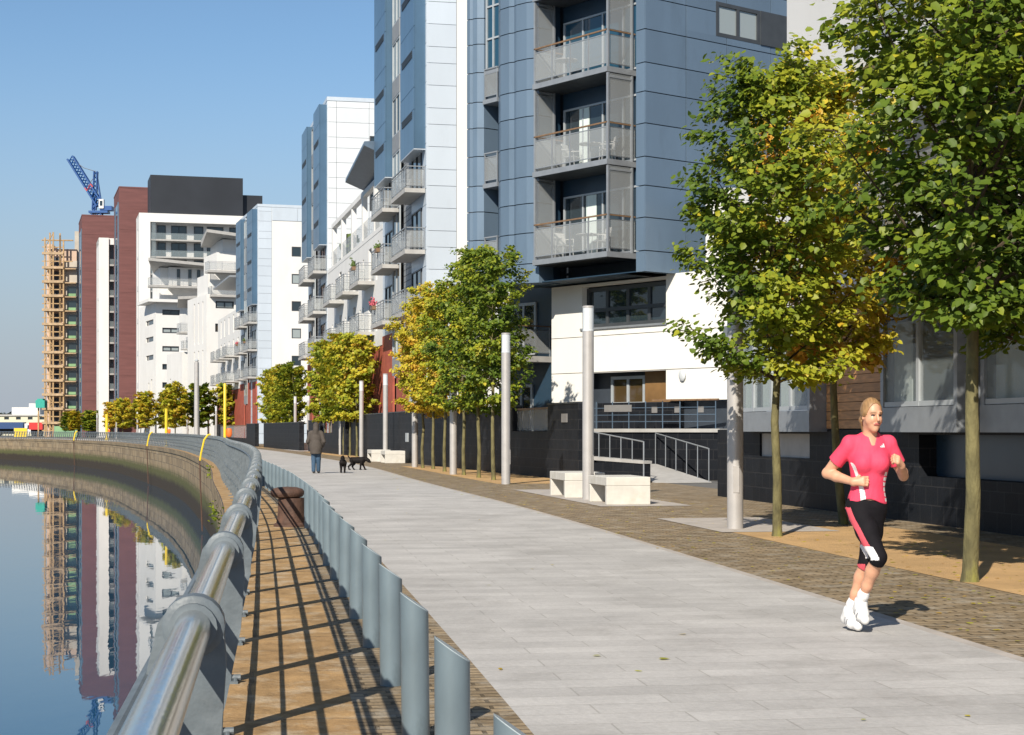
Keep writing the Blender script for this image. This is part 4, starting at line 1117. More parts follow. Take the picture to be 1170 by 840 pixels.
mb = MB(); mb.box(ff, .5, W_, -8, -1.2, T2, T2 + 2.8); mb.box(ff, 1.4, W_, -8, -.2, T2 + 2.8, T2 + 5.6); mb.box(ff, 2.3, W_, -8, -.6, T2 + 5.6, T2 + 7.4); mb.build('penthouse', 'white_render', r_)
window(r_, ff, 4.4, 5.0, T2 + 3.0, T2 + 5.3, d=-.15, nv=0, t=.06)
balcony(r_, ff, -.2, W_, -.2, 2.2, hz(311, 220), sp=1.5, h=1.15, st=.3); balcony(r_, ff, .4, W_, -1.2, 1.0, hz(338, 220), sp=1.5, h=1.1, st=.25)
P = ff.pt; z0 = hz(270, 220)
roof = MB(); roof.hexa([P(-.5, 2.4, z0 + .5), P(W_ + 1, 2.4, z0 - .1), P(W_ + 1, -8, z0 - .4), P(1, -8, z0 - .4), P(-.5, 2.4, z0 + .9), P(W_ + 1, 2.4, z0 + .3), P(W_ + 1, -8, z0 + .5), P(1, -8, z0 + .5)]); roof.build('canopy_roof', 'slab_concrete', r_)
# low step between them
c, uf, ff, r_ = stepped(208, 240, -.42, 0, 0, 'small white step-shaped block with a jutting balcony between the two far white blocks', 0)
T3 = hz(402, 240); W_ = pxw(208, 236, 240)
sl = [(x, x + .7, z, z + 4.6) for z in (2.6,) for x in (1.5, 3.6, 5.7)] + [(8, 8.8, 3, 9)]
mb = MB(); walled(mb, ff, 0, W_, 0, T3, -.4, 0); walled(mb, uf, .41, 11, 0, T3, -.4, 0, sl); mb.box(uf, .45, 11, -W_, -.5, 0, T3 - .1)
mb.box(ff, 1.2, W_, -8, -1.0, T3, T3 + 5.6); mb.build('wall', 'white_render', r_)
for h in sl: window(r_, uf, *h, d=-.3, nv=0, t=.1)
for x in (1.9, 3.0): window(r_, ff, x, x + .5, T3 + .4, T3 + 2.6, d=-.98, nv=0, t=.06)
balcony(r_, ff, -.6, W_ + .6, -.9, 1.8, hz(382, 240), sp=1.5, h=1.2, st=.3); balcony(r_, ff, .0, W_ + .6, -.9, .6, hz(400, 240), sp=1.5, h=1.1, st=.2)
P = ff.pt; z0 = hz(345, 240)
roof = MB(); roof.hexa([P(-1, 2, z0 + .2), P(W_ + 1, 2, z0 + .6), P(W_ + 1, -8, z0 - .3), P(1, -8, z0 - .3), P(-1, 2, z0 + .6), P(W_ + 1, 2, z0 + 1.0), P(W_ + 1, -8, z0 + .6), P(1, -8, z0 + .6)]); roof.build('canopy_roof', 'slab_concrete', r_)
# white flats just beyond tower D
pD = ufD.pt(14.1, 0, 0); pe = (xat(249, 214), 214)
fN, LN = fr_between((pD[0], pD[1]), pe)
rN = thing('terrace_flats', 'narrow white terraced flats with balconies left of the furthest blue tower', 'apartment block', (pD[0], pD[1], 0))
hs = [(x, x + 1.0, z, z + 2.1) for z in (7.1, 10, 12.9) for x in (1.5, 6, 11, 16, 20) if x + 1 < LN]
mb = MB(); walled(mb, fN, 0, LN, 6.2, 15.4, -.3, 0, hs); mb.box(fN, 0, LN * .5, -7, -3, 15.4, 18.6); mb.build('wall', 'white_render', rN)
for h in hs: window(rN, fN, *h, d=-.25, nv=0, t=.08)
mb = MB(); mb.box(fN, .1, LN - .1, -8, -.4, 0, 15.3); mb.build('core_wall', 'dark_core', rN)
mb = MB(); mb.box(fN, .1, LN - .1, -.3, -.05, 0, 6.15); mb.build('brick_base', 'red_brick', rN)
for z in FLOORS[:2]:
    for x in (1, 8, 15): 
        if x + 4 < LN: balcony(rN, fN, x, x + 4, 0, 1.5, z, sp=1.2)
P = fN.pt; roof = MB(); roof.hexa([P(0, -8, 18.6), P(0, 1.2, 18.8), P(LN * .75, 1.2, 18.8), P(LN * .75, -8, 18.6), P(0, -8, 19.2), P(0, 1.2, 19.0), P(LN * .75, 1.2, 19.0), P(LN * .75, -8, 19.2)]); roof.build('canopy_roof', 'grey_metal', rN)

# brown brick slabs with blue glazed edge
def brown(px0, px1, depth, ytop, label, edge=True):
    c, uf, ff = far_frame(px0, depth, -.30)
    root = thing('brown_tower', label, 'tower block', (*c, 0)); T = hz(ytop, depth); W_ = pxw(px0, px1, depth)
    mb = MB(); mb.box(ff, 0, W_, -15, 0, 0, T); mb.build('brick_wall', 'brown_brick', root)
    g = MB(); z = 2
    while z < T - 3: g.box(uf, 1.5, 8.5, .003, .12, z, min(z + 2.8, T - 2.6)); z += 2.9
    gl = g.build('glazed_strip', 'pane_blue', root)
    b = MB(); b.box(uf, .3, 1.4, .003, .2, 0, T - 2.5); b.box(uf, 8.6, 9.6, .003, .2, 0, T - 2.5); b.build('metal_edge', 'blue_grey', gl)
    ca = MB()
    for k in range(1, 12): ca.box(ff, .02, W_ - .02, .001, .03, T * k / 12, T * k / 12 + .12)
    ca.build('band_course', 'brown_brick', root)
    r = MB(); r.box(ff, -.05, W_ + .05, -15.05, .05, T, T + .25); r.build('roof_edge', 'brown_brick', root)
    return root, uf, ff, T, W_
brown(136, 178, 298, 214.5, 'taller dark brown brick tower with a blue glazed edge, beside the white frame block')
rG, ufG, ffG, TG, WG = brown(93.6, 131, 326, 246.5, 'lower dark brown brick tower with a blue glazed edge, under the crane')
c, uf, ff = far_frame(113, 312, -.30)
rJ = thing('white_slab_block', 'narrow white slab block with a stack of glazed balconies between the two brown towers', 'tower block', (*c, 0)); T = hz(271.5, 312); W_ = pxw(113, 124, 312)
sl = [(2.2, 4.2, z, z + 5.4) for z in np.arange(3, T - 6, 5.8)]
mb = MB(); walled(mb, ff, 0, W_, 0, T, -.4, 0); walled(mb, uf, .41, 9, 0, T, -.4, 0, sl); mb.box(ff, 0, pxw(113, 132, 312), -9, -.4, T - 1.2, T - .01); mb.build('wall', 'white_render', rJ)
for h in sl: window(rJ, uf, *h, d=-.3, nv=0, t=.12)
mb = MB(); mb.box(ff, .3, pxw(113, 132, 312), -9, -2, 0, T - 1.25); mb.build('core_wall', 'grey_clad', rJ)
z = 3
while z < T - 4:
    b = MB(); b.box(ff, W_ + .02, W_ + 3, -1.9, -.3, z, z + .3); q = b.build('balcony', 'slab_concrete', rJ)
    g = MB(); g.box(ff, W_ + .02, W_ + 3, -.4, -.32, z + .31, z + 1.3); g.build('glass_panel', 'pane_clear', q); z += 2.9

# scaffolded tower under construction
dH = 345; c, uf, ff = far_frame(51.5, dH, -.1)
rH = thing('scaffolded_tower', 'concrete tower under construction wrapped in orange brown scaffolding', 'building site', (*c, 0)); T = hz(272, dH)
WH = pxw(51.5, 70, dH); WH2 = pxw(51.5, 86, dH)
mb = MB(); mb.box(ff, .2, WH2 - .2, -9, -2.2, 0, T - 2); mb.box(ff, -.1, WH * .3, -9, -2.5, 0, T - 1); mb.build('board_wall', 'peach_board', rH)
mb = MB(); mb.box(ff, WH + .2, WH2, -2.1, -1.4, 0, hz(297, dH)); mb.box(ff, pxw(51.5, 82, dH), pxw(51.5, 90, dH), -6, -3, 0, hz(262, dH)); mb.build('concrete_wall', 'raw_concrete', rH)
d_ = MB(); s_ = MB()
for k in range(int((T - 4) / 2.9)):
    z = 2.6 + 2.9 * k
    s_.box(ff, -.1, WH2, -2.3, -.02, z, z + .22)
    if k % 1 == 0:
        d_.box(ff, WH * .35, WH * .75, -2.19, -2.1, z + .3, z + 2.6)
    if z < hz(302, dH): d_.box(ff, WH + .5, WH2 - 2.2, -1.39, -1.3, z - .1, z + .12)
s_.build('floor_slab', 'scaffold_board', rH); d_.build('opening', 'dark_core', rH)
g = MB(); y_ = MB()
for k in range(int((T - 9) / 2.9)):
    z = 2.7 + 2.9 * k
    g.box(ff, WH2 - 2.0, WH2 - .1, -1.38, -1.25, z + .3, z + 2.2); y_.box(ff, WH2 - 1.9, WH2 - .2, -1.24, -1.2, z + .25, z + .8)
g.build('window', 'pane_dark', rH); y_.build('lime_panel', 'site_green', rH)
m = MB()
for x in (0, 1.0, WH * .5, WH - .3, WH + .4, WH * .5 + 1.4):
    m.box(ff, x - .14, x + .14, .0, .28, 0, T + random.uniform(-1, 2.2))
for k in range(int(T / 1.45)):
    z = 1.2 + 1.45 * k; m.box(ff, -.6, WH + .5 if k % 3 else WH2 * .9 if z > hz(300, dH) else WH + .5, .02, .18, z, z + .2)
for k in range(int(T / 2.9)):
    z = 1.2 + 2.9 * k; P = ff.pt; x0, x1 = (0, WH * .5) if k % 2 else (WH * .5, 0)
    m.tube([P(x0, .25, z), P(x1, .25, z + 2.9)], .09, 5)
m.box(ff, -.7, WH2 - .5, -.02, .1, T - .6, T - .35)
m.build('scaffolding', 'scaffold', rH)
m = MB()
for k in range(int((T - 2) / 2.9)):
    z = 2.65 + 2.9 * k; m.box(ff, -.55, WH + .4, -.05, .45, z, z + .12); m.box(ff, -.55, WH + .4, .45, .5, z, z + .5)
m.build('scaffold_deck', 'scaffold_board', rH)
p = (xat(44, 330), 330, hz(462, 330))
tl = thing('teal_hoist', 'small teal green hoist cabin beside the scaffolding', 'hoist', (p[0], p[1], 0))
m = MB(); m.box(WF, p[0] - .6, p[0] + 1.2, 330, 332, p[2] - .7, p[2] + .8); m.box(WF, p[0] - .3, p[0] + .8, 330.1, 331.9, p[2] + .8, p[2] + 1.1); m.build('cabin', 'teal', tl)
m = MB()
for q in (-.4, 1.2): m.box(WF, p[0] + q, p[0] + q + .25, 330.8, 331.1, 0, p[2] - .7)
m.build('mast', 'scaffold', tl)

# tower crane
dC = 345; cx0, cz0 = xat(111, dC), TG - 1
cr = thing('tower_crane', 'blue luffing tower crane rising behind the lower brown tower', 'crane', (cx0, dC, 0))
def lattice(mb, a, b, w, nseg, r):
    a, b = Vector(a), Vector(b); t = (b - a).normalized(); x = t.cross(Vector((0, 1, 0))).normalized(); y = t.cross(x)
    cs = [(x * sx + y * sy) * w for sx, sy in ((-1, -1), (1, -1), (1, 1), (-1, 1))]
    for c_ in cs: mb.tube([a + c_, b + c_], r, 5)
    for i in range(nseg):
        p, q = a.lerp(b, i / nseg), a.lerp(b, (i + 1) / nseg)
        for k in range(4): mb.tube([p + cs[k], q + cs[(k + 1) % 4]], r * .6, 4)
pz = lambda px, py: (xat(px, dC), dC, hz(py, dC))
m = MB(); lattice(m, (cx0, dC, 0), (cx0, dC, hz(242, dC)), .9, 22, .16); m.build('mast', 'crane_blue', cr)
m = MB(); m.box(WF, cx0 - 1.5, cx0 + 2.4, dC - 1.2, dC + 1.2, hz(244, dC), hz(241.5, dC)); m.box(WF, cx0 + .8, cx0 + 3.2, dC - 1, dC + 1, hz(241, dC), hz(236, dC)); m.build('turntable', 'crane_blue', cr)
m = MB(); m.box(WF, xat(114.6, dC), xat(120, dC), dC - 1.3, dC - .2, hz(239, dC), hz(228.5, dC)); cb = m.build('cab', 'truck_white', cr)
m = MB(); m.box(WF, xat(115.8, dC), xat(118.8, dC), dC - 1.36, dC - 1.31, hz(236, dC), hz(230.5, dC)); m.build('cab_window', 'pane_dark', cb)
m = MB(); lattice(m, pz(114, 234), pz(80.5, 180.5), .62, 16, .20); m.build('jib', 'crane_blue', cr)
m = MB(); P1, P2 = pz(103.5, 216.5), pz(101, 213); lattice(m, P1, P2, .7, 1, .16); m.build('jib_marking', 'crane_red', cr)
m = MB(); lattice(m, pz(107.5, 240), pz(109.5, 196), .35, 9, .13); m.tube([pz(115.5, 232), pz(110, 197)], .22, 5); m.tube([pz(106.8, 241), pz(108.6, 228)], .3, 5); m.build('a_frame', 'crane_blue', cr)
m = MB(); m.tube([pz(109.5, 196), pz(96, 192), pz(83, 183)], .07, 4); m.tube([pz(109, 200), pz(101, 212)], .07, 4); m.build('luffing_rope', 'grey_metal', cr)

# low shed, lorries, hoarding at the far left
dS = 420; x0, x1 = xat(-40, dS), xat(52, dS); z1 = hz(475.5, dS)
sh = thing('low_shed', 'long low cream shed with small square windows at the far left', 'shed', (x0, dS, 0))
fS = Frame((x0, dS), (1, 0), (0, -1)); LS = x1 - x0
hs = [(xat(px, dS) - x0 - .6, xat(px, dS) - x0 + .6, hz(479.5, dS), hz(476.6, dS)) for px in (-20, -6, 7.5, 21, 34.5, 48)]
mb = MB(); walled(mb, fS, 0, LS, 0, z1, -.5, 0, hs); mb.build('wall', 'cream_shed', sh)
for h in hs: window(sh, fS, *h, d=-.4, nv=0, t=.12)
mb = MB(); mb.box(fS, -.3, LS + .3, -20, .3, z1, z1 + .4); mb.build('roof', 'slab_concrete', sh); mb = MB(); mb.box(fS, .2, LS - .2, -19, -.6, 0, z1 - .02); mb.build('core_wall', 'dark_core', sh)
mb = MB(); mb.box(fS, LS - 9, LS - 2, -8, -2, z1 + .4, z1 + 2.2); mb.box(fS, LS - 5, LS - 1, -6, -3, z1 + 2.2, z1 + 3.2); mb.build('roof_plant', 'white_render', sh)
def lorry(px0, px1, y0, y1, d, colm, label, cab=True):
    x0, x1 = xat(px0, d), xat(px1, d); z0, z1 = max(.9, hz(y1, d)), hz(y0, d)
    r = thing('parked_lorry', label, 'lorry', (x0, d, 0))
    m = MB(); m.box(WF, x0, x1, d, d + 2.5, z0, z1); m.build('trailer', colm, r)
    for x in (x0 + 1.0, x0 + 2.2, x1 - 1.2):
        m = MB(); m.tube([(x, d + .05, .5), (x, d + 2.45, .5)], .5, 14); m.build('wheel', 'rubber', r)
    m = MB(); m.box(WF, x0 + .2, x1 - .2, d + .8, d + 1.7, .5, z0); m.build('chassis', 'rubber', r)
    if cab:
        m = MB(); m.box(WF, x1 + .3, x1 + 2.6, d + .05, d + 2.45, .6, z1 - .3); c_ = m.build('cab', 'truck_white', r)
        m = MB(); m.box(WF, x1 + 1.0, x1 + 2.3, d + .02, d + .045, z1 - 1.6, z1 - .7); m.build('cab_window', 'pane_dark', c_)
lorry(-14, 26.5, 482.5, 490, 395, 'truck_blue', 'long dark blue lorry trailer with a white cab parked before the low shed')
lorry(33, 48.5, 482.8, 491, 388, 'truck_red', 'bright red trailer parked between the blue lorry and the scaffolding', cab=False)
dh = 330
for px0, px1, y0, mm, lb in ((62, 88, 487, 'site_green', 'green site hoarding at the foot of the scaffolded tower'), (16, 31, 489.3, 'yellow_paint', 'yellow site barrier in front of the blue lorry')):
    fh = Frame((xat(px0, dh), dh), (1, 0), (0, -1)); L_ = pxw(px0, px1, dh)
    r = thing('site_hoarding', lb, 'hoarding', (xat(px0, dh), dh, 0)); m = MB(); H_ = hz(y0, dh)
    k = int(L_ / 1.5)
    for i in range(k): m.box(fh, L_ * i / k + .03, L_ * (i + 1) / k - .03, -.05, 0, .1, H_)
    m.build('board', mm, r); m = MB()
    for i in range(k + 1): m.box(fh, L_ * i / k - .05, L_ * i / k + .05, -.16, -.06, 0, H_ + .1)
    m.build('support', 'grey_metal', r)
# =============================================================== trees
LEAF = np.array([[0, 0, 0], [.22, -.40, .07], [.62, -.34, .06], [1.05, 0, -.06], [.62, .34, .06], [.22, .40, .07]])
def leaf_mesh(name, pos, size, tone, rng, droop=.55, out=None):
    """many separate folded leaves; pos (n,3)"""
    n = len(pos)
    nz = rng.normal(0, .55, (n, 3)); nz[:, 2] += .75
    if out is not None: nz += out * .45 + np.array([-.2, -.5, .35]) * .85   # leaves turn to the light
    nz /= np.linalg.norm(nz, axis=1)[:, None]
    d = rng.normal(0, 1, (n, 3)); d[:, 2] -= droop
    if out is not None: d += out * .6
    d -= nz * (d * nz).sum(1)[:, None]; d /= np.linalg.norm(d, axis=1)[:, None]
    e = np.cross(nz, d)
    sz = size * rng.uniform(.5, 1.3, n)
    V = pos[:, None, :] + sz[:, None, None] * (LEAF[None, :, 0, None] * d[:, None, :] + LEAF[None, :, 1, None] * e[:, None, :] + LEAF[None, :, 2, None] * nz[:, None, :])
    V = V.reshape(-1, 3)
    base = (np.arange(n) * 6)[:, None]
    F = np.concatenate([base + np.array([[0, 1, 2, 3]]), base + np.array([[0, 3, 4, 5]])], 1).reshape(-1)
    me = bpy.data.meshes.new(name)
    me.vertices.add(len(V)); me.vertices.foreach_set('co', V.ravel().astype(np.float32))
    me.loops.add(len(F)); me.loops.foreach_set('vertex_index', F.astype(np.int32))
    nf = len(F) // 4
    me.polygons.add(nf); me.polygons.foreach_set('loop_start', np.arange(0, len(F), 4, dtype=np.int32))
    me.update(calc_edges=True)
    at = me.attributes.new('tone', 'FLOAT', 'POINT'); at.data.foreach_set('value', np.repeat(np.clip(tone, 0, 1), 6).astype(np.float32))
    me.materials.append(MATS['leaf'])
    return me
def envelope(t, kind):
    if kind == 'near': return 1.0 * min(1, (t + .06) * 4.2) ** .7 * min(1, (1.02 - t) * 2.6) ** .6
    if kind == 'cone': return min(1, (t + .03) * 5) ** .6 * max(.06, min(1, (1.03 - t) * 1.65)) ** .9
    return min(1, (t + .03) * 6) ** .5 * min(1, (1.03 - t) * 4.0) ** .5
def tree(name, label, group, x, y, H, zb, rad, nl, leafsize, tone0, tonev, seed, kind='near', limbs=34, yellow_dir=None, trunk_r=.075, lean=(0, 0), twigs=6, stake=False):
    rng = np.random.default_rng(seed); rd = random.Random(seed)
    root = thing(name, label, 'tree', (x, y, 0), group)
    tm = MB(); pts = []; n = 9
    for i in range(n):
        t = i / (n - 1); pts.append(Vector((x + lean[0] * t + rd.uniform(-.02, .02) * (i > 0) * (1 + 3 * t), y + lean[1] * t + rd.uniform(-.02, .02) * (i > 0) * (1 + 3 * t), H * .93 * t)))
    rs = [trunk_r * (1.25 if i == 0 else 1.0) * (1 - .88 * (i / (n - 1)) ** 1.25) for i in range(n)]
    pts.insert(1, pts[0].lerp(pts[1], .12)); rs.insert(1, trunk_r * 1.04)
    tm.tube(pts, rs, 12); tr = tm.build('trunk', 'bark', root, smooth=True)
    lm = MB(); P = []; T = []; O = []
    def on_trunk(z):
        t = z / (H * .93) * (n - 1); i = min(int(t), n - 2); q = [pts[0]] + pts[2:]
        return q[i].lerp(q[i + 1], t - i)
    per = nl / (limbs * twigs)
    for k in range(limbs):
        t = (k + rd.random()) / limbs; z = zb + (H - zb) * t * .93
        az = k * 2.39996 + rd.uniform(-.35, .35)
        r = rad * envelope(t, kind) * rd.uniform(.68, 1.12)
        rise = r * (rd.uniform(.55, 1.25) if kind == 'near' else rd.uniform(.35, 1.0)) * (1 if t < .8 else 1.4) - (.25 * rad if t < .12 else 0)
        z0 = max(zb - .35, z - r * (.7 if kind == 'near' else .5))
        b = on_trunk(min(z0, H * .9)); dirv = Vector((math.cos(az), math.sin(az), 0))
        tip = b + dirv * r + Vector((0, 0, rise))
        mid = b.lerp(tip, .5) + Vector((rd.uniform(-.1, .1), rd.uniform(-.1, .1), -.06 * r))
        br = trunk_r * (.34 - .18 * t)
        lm.tube([b, mid, tip], [br, br * .6, br * .25], 5)
        ltone = rd.gauss(0, .07)
        for j in range(twigs):
            s = .28 + .78 * (j + rd.random()) / twigs
            p = (b.lerp(mid, s * 2) if s < .5 else mid.lerp(tip, min(1.08, s * 2 - 1)))
            ta = az + rd.uniform(-1.5, 1.5); tl = rad * rd.uniform(.16, .42) * (1.1 - .4 * s)
            q = p + Vector((math.cos(ta) * tl, math.sin(ta) * tl, rd.uniform(-.25, .35) * tl))
            lm.tube([p, q], [br * .28, br * .1], 4)
            m_ = max(1, int(per * rd.uniform(.5, 1.5)))
            f = rng.uniform(.15, 1.1, (m_, 1)); w_ = .04 + .075 * rad * .6
            pp = np.array(p) + (np.array(q) - np.array(p)) * f + rng.normal(0, 1, (m_, 3)) * np.array([w_, w_, w_ * .55])
            P.append(pp); o = np.array([dirv.x, dirv.y, .15]); O.append(np.repeat(o[None], m_, 0))
            tn = tone0 + ltone + rd.gauss(0, tonev) + rng.normal(0, .055, m_)
            if yellow_dir is not None: tn = tn + yellow_dir[2] * np.clip(((pp[:, 0] - x) * yellow_dir[0] + (pp[:, 2] - zb - (H - zb) * .5) * yellow_dir[1]) / rad, -1, 1)
            tn = np.where(rng.random(m_) < .035, tn + .3, tn)
            T.append(tn)
    lm.build('limbs', 'twig', tr)
    P = np.concatenate(P); P[:, 2] = np.maximum(P[:, 2], zb - .45)
    me = leaf_mesh('crown', P - np.array([x, y, 0]), leafsize, np.concatenate(T), rng, out=np.concatenate(O))
    c = bpy.data.objects.new('crown', me); COL.objects.link(c); c.parent = root; WL[c.name] = (x, y, 0)
    if stake:
        m = MB(); m.tube([(x + .16, y - .05, 0), (x + .16, y - .05, .62)], .045, 8); m.build('stake', 'stake', root)
    return root
# the three near trees
x, y = gp(888, 613); tree('linden_tree', 'green young tree with yellowing leaves on the right, standing beside the nearest lamp column', None, x, y, 6.9, 2.5, 1.3, 19000, .092, .45, .06, 21, 'near', 62, (.9, -.1, .26), .066, lean=(-.05, 0), twigs=7)
tree('linden_tree', 'yellow-green tree close to the flats, its trunk rising behind the running woman', None, 5.25, 26.6, 7.3, 2.9, 1.3, 17000, .102, .80, .08, 22, 'near', 58, (-.7, -.2, .12), .07, lean=(-.5, 0), twigs=7)
x, y = gp(1108, 665); tree('linden_tree', 'tallest-looking dark green tree at the right edge with a mossy trunk', None, x, y, 7.4, 2.9, 1.38, 20500, .092, .31, .06, 23, 'near', 66, (-.7, .5, .12), .078, lean=(.05, .0), twigs=7)
tree('linden_tree', 'dense dark green crown at the right edge, its trunk just out of view', None, 6.05, 19.4, 7.3, 2.8, 1.5, 20000, .10, .22, .06, 24, 'near', 46, None, .075, twigs=7)
# clump of six by the tall lamps
six = [(483, 535, 6.7, .78, 'box'), (495, 536, 7.0, .80, 'box'), (508, 539, 6.9, .72, 'box'), (530, 543, 7.0, .40, 'box'), (547, 546, 7.6, .32, 'cone'), (564, 548.6, 7.0, .35, 'box')]
nm = ['yellow-leaved slim tree, leftmost of the first clump of six', 'yellow-leaved slim tree, second from left in the first clump of six', 'yellow-leaved slim tree next to the dark green ones in the first clump',
      'green and yellow slim tree in the middle right of the first clump', 'dark green pointed tree, tallest of the first clump of six', 'dark green slim tree, rightmost of the first clump by the tall lamp']
for i, (px, py, H, tn, kd) in enumerate(six):
    x, y = gp(px, py); tree('street_tree', nm[i], 'six slim trees in the first clump', x, y, H, 2.35, 1.1 if kd == 'box' else 1.3, 11500, .104, tn, .08, 40 + i, kd, 42, None, .062, twigs=6)
# further clumps: three prototypes shared
def proto(tn, seed, nl, ls, H=7.2): return tree('street_tree', 'x', None, 0, 0, H, 2.3, 1.15, nl, ls, tn, .09, seed, 'box', 40, None, .065, twigs=5)
PR = [proto(.58, 61, 7000, .175), proto(.66, 62, 7000, .175), proto(.50, 63, 7000, .175)]
PF = [proto(.76, 71, 4500, .30), proto(.68, 72, 4500, .30), proto(.42, 73, 4500, .30), proto(.88, 74, 4500, .30)]
used = set()
def put(pr, x, y, sc, rz, label, group):
    o = pr if pr.name not in used else copy_tree(pr); used.add(pr.name)
    o.location = (x, y, 0); o.rotation_euler.z = rz; o.scale = (sc[0], sc[0], sc[1]); o['label'] = label; o['group'] = group
k = 0
for (px, py, sc, h) in [(371.6, 517.5, .95, 1.0), (378, 518, 1.0, 1.03), (384.5, 518.8, 1.0, 1.0), (393, 520, 1.0, 1.04), (400, 520.8, 1.0, 1.0), (407.5, 521.8, .95, .98)]:
    x, y = gp(px, py); put(PR[[0, 2, 0, 1, 0, 1][k]], x, y, (sc, h), k * 1.3, f'{["leftmost", "second from left", "third from left", "third from right", "second from right", "rightmost"][k]} slim yellow-green tree of the second clump, above the dogs', 'six slim trees in the second clump'); k += 1
k = 0
for (px, py, sc, h) in [(311, 509.8, 1, 1.0), (315, 510.2, 1, 1.0), (319.5, 510.6, 1, .98), (326.5, 511.3, 1.05, .96), (331, 511.9, 1, 1), (335, 512.4, 1, .95)]:
    x, y = gp(px, py); put(PR[[1, 0, 1, 0, 2, 2][k]], x, y, (sc, h), k * 2.1, f'{["leftmost", "second from left", "third from left", "third from right", "second from right", "rightmost"][k]} slim green tree of the third clump, left of the hooded walker', 'six slim trees in the third clump'); k += 1
far = [(241, 195, 6.9, 8.5, 1, 4, 'fourth clump, just left of the yellow post'), (203, 232, 6.8, 8.8, 0, 4, 'fifth clump, in front of the far white blocks'), (171, 270, 6.6, 8.5, 0, 4, 'sixth clump, in front of the white frame block'), (146, 300, 6.4, 5.5, 3, 3, 'orange-yellow seventh clump in front of the taller brown tower'), (121, 318, 5.2, 6.0, 2, 3, 'eighth clump, in front of the white slab block'), (104, 325, 5.2, 6.0, 0, 3, 'ninth clump, under the lower brown tower'), (92, 335, 5.0, 4.5, 2, 3, 'farthest clump, beside the scaffolded tower')]
for px, d, H, wd, pi_, n_, lb in far:
    for i in range(n_):
        x = xat(px, d) + (i / (n_ - 1) - .5) * (wd - 2.0); pp = PF[pi_] if (i % 2 == 0) else PF[(pi_ + (1 if pi_ != 2 else 0)) % 4]
        put(pp, x, d + (i - 1.5) * 3.0, (1.15, H / 7.2), i * 1.7 + px, f'small clipped tree of the {lb}', f'clipped trees of the {lb}')
# woodland on the horizon, far left
rng = np.random.default_rng(5)
def far_wood(name, px0, px1, d, top, n, seed):
    rng = np.random.default_rng(seed); P = []
    for i in range(n):
        cx = xat(rng.uniform(px0, px1), d); r = rng.uniform(2.5, 5.5); h = hz(top, d) * rng.uniform(.65, 1.0)
        m_ = 170; v = rng.normal(0, 1, (m_, 3)); v /= np.linalg.norm(v, axis=1)[:, None]
        P.append(np.array([cx, d + rng.uniform(-8, 8), h - r * .8]) + v * np.array([r * 1.3, r, r * .85]) * rng.uniform(.55, 1.05, (m_, 1)))
        m_ = 60; P.append(np.array([cx, d, 0]) + rng.uniform(0, 1, (m_, 3)) * np.array([r * 1.6, 4, h - r]) - np.array([r * .8, 0, 0]))
    P = np.concatenate(P); me = leaf_mesh(name, P, 1.5, np.full(len(P), .0), rng); me.materials.clear(); me.materials.append(MATS['far_tree'])
    o = bpy.data.objects.new(name, me); COL.objects.link(o); tag(o, kind='stuff', label='distant dark woodland on the horizon behind the low shed', cat='woodland')
far_wood('distant_woodland', -120, 62, 640, 468.5, 46, 3)
# climbing weeds on the quay wall
def weed(s, z, h, seed, label):
    rng = np.random.default_rng(seed); b = np.array(R(s, -.46, z)); n = 70
    P = b + rng.normal(0, 1, (n, 3)) * np.array([.05, .16, h * .4]); P[:, 2] += h * .2; P[:, 0] -= .04
    me = leaf_mesh('wall_weed', P - b, .09, rng.uniform(.3, .55, n), rng)
    o = bpy.data.objects.new('wall_weed', me); COL.objects.link(o); o.location = tuple(b); tag(o, label, 'weed', 'weeds growing from the quay wall')
weed(s_of_y(31), -.75, .9, 1, 'tall green weed hanging down the quay wall nearest the railing tube')
weed(s_of_y(44), -.75, .35, 2, 'small lime green weed low on the quay wall near the bend')
weed(s_of_y(66), -.2, .3, 3, 'small weed just under the coping of the curving quay wall')
# fallen leaves and litter on the paving
P = []; rng = np.random.default_rng(9)
for i in range(1700):
    s = 7 + 60 * rng.random() ** 1.7 ; o = rng.uniform(5.0, 9.4) if rng.random() < .975 else rng.uniform(1.5, 5)
    P.append(R(s, o, .012))
P = np.array(P); n = len(P)
def flat_leaves():
    me = leaf_mesh('fallen_leaves', P, .06, rng.uniform(.6, 1.0, n), rng); co = np.zeros(len(me.vertices) * 3, np.float32); me.vertices.foreach_get('co', co); co = co.reshape(-1, 6, 3)
    c = co[:, :1, :].copy(); co[:, :, 2] = .010 + (co[:, :, 2] - c[:, :, 2]) * .12; co[:, :, 2] = np.clip(co[:, :, 2], .006, .02); me.vertices.foreach_set('co', co.reshape(-1)); me.update()
    o = bpy.data.objects.new('fallen_leaves', me); COL.objects.link(o); tag(o, kind='stuff', label='small dry yellow leaves scattered over the paving and gravel', cat='fallen leaves')
flat_leaves()
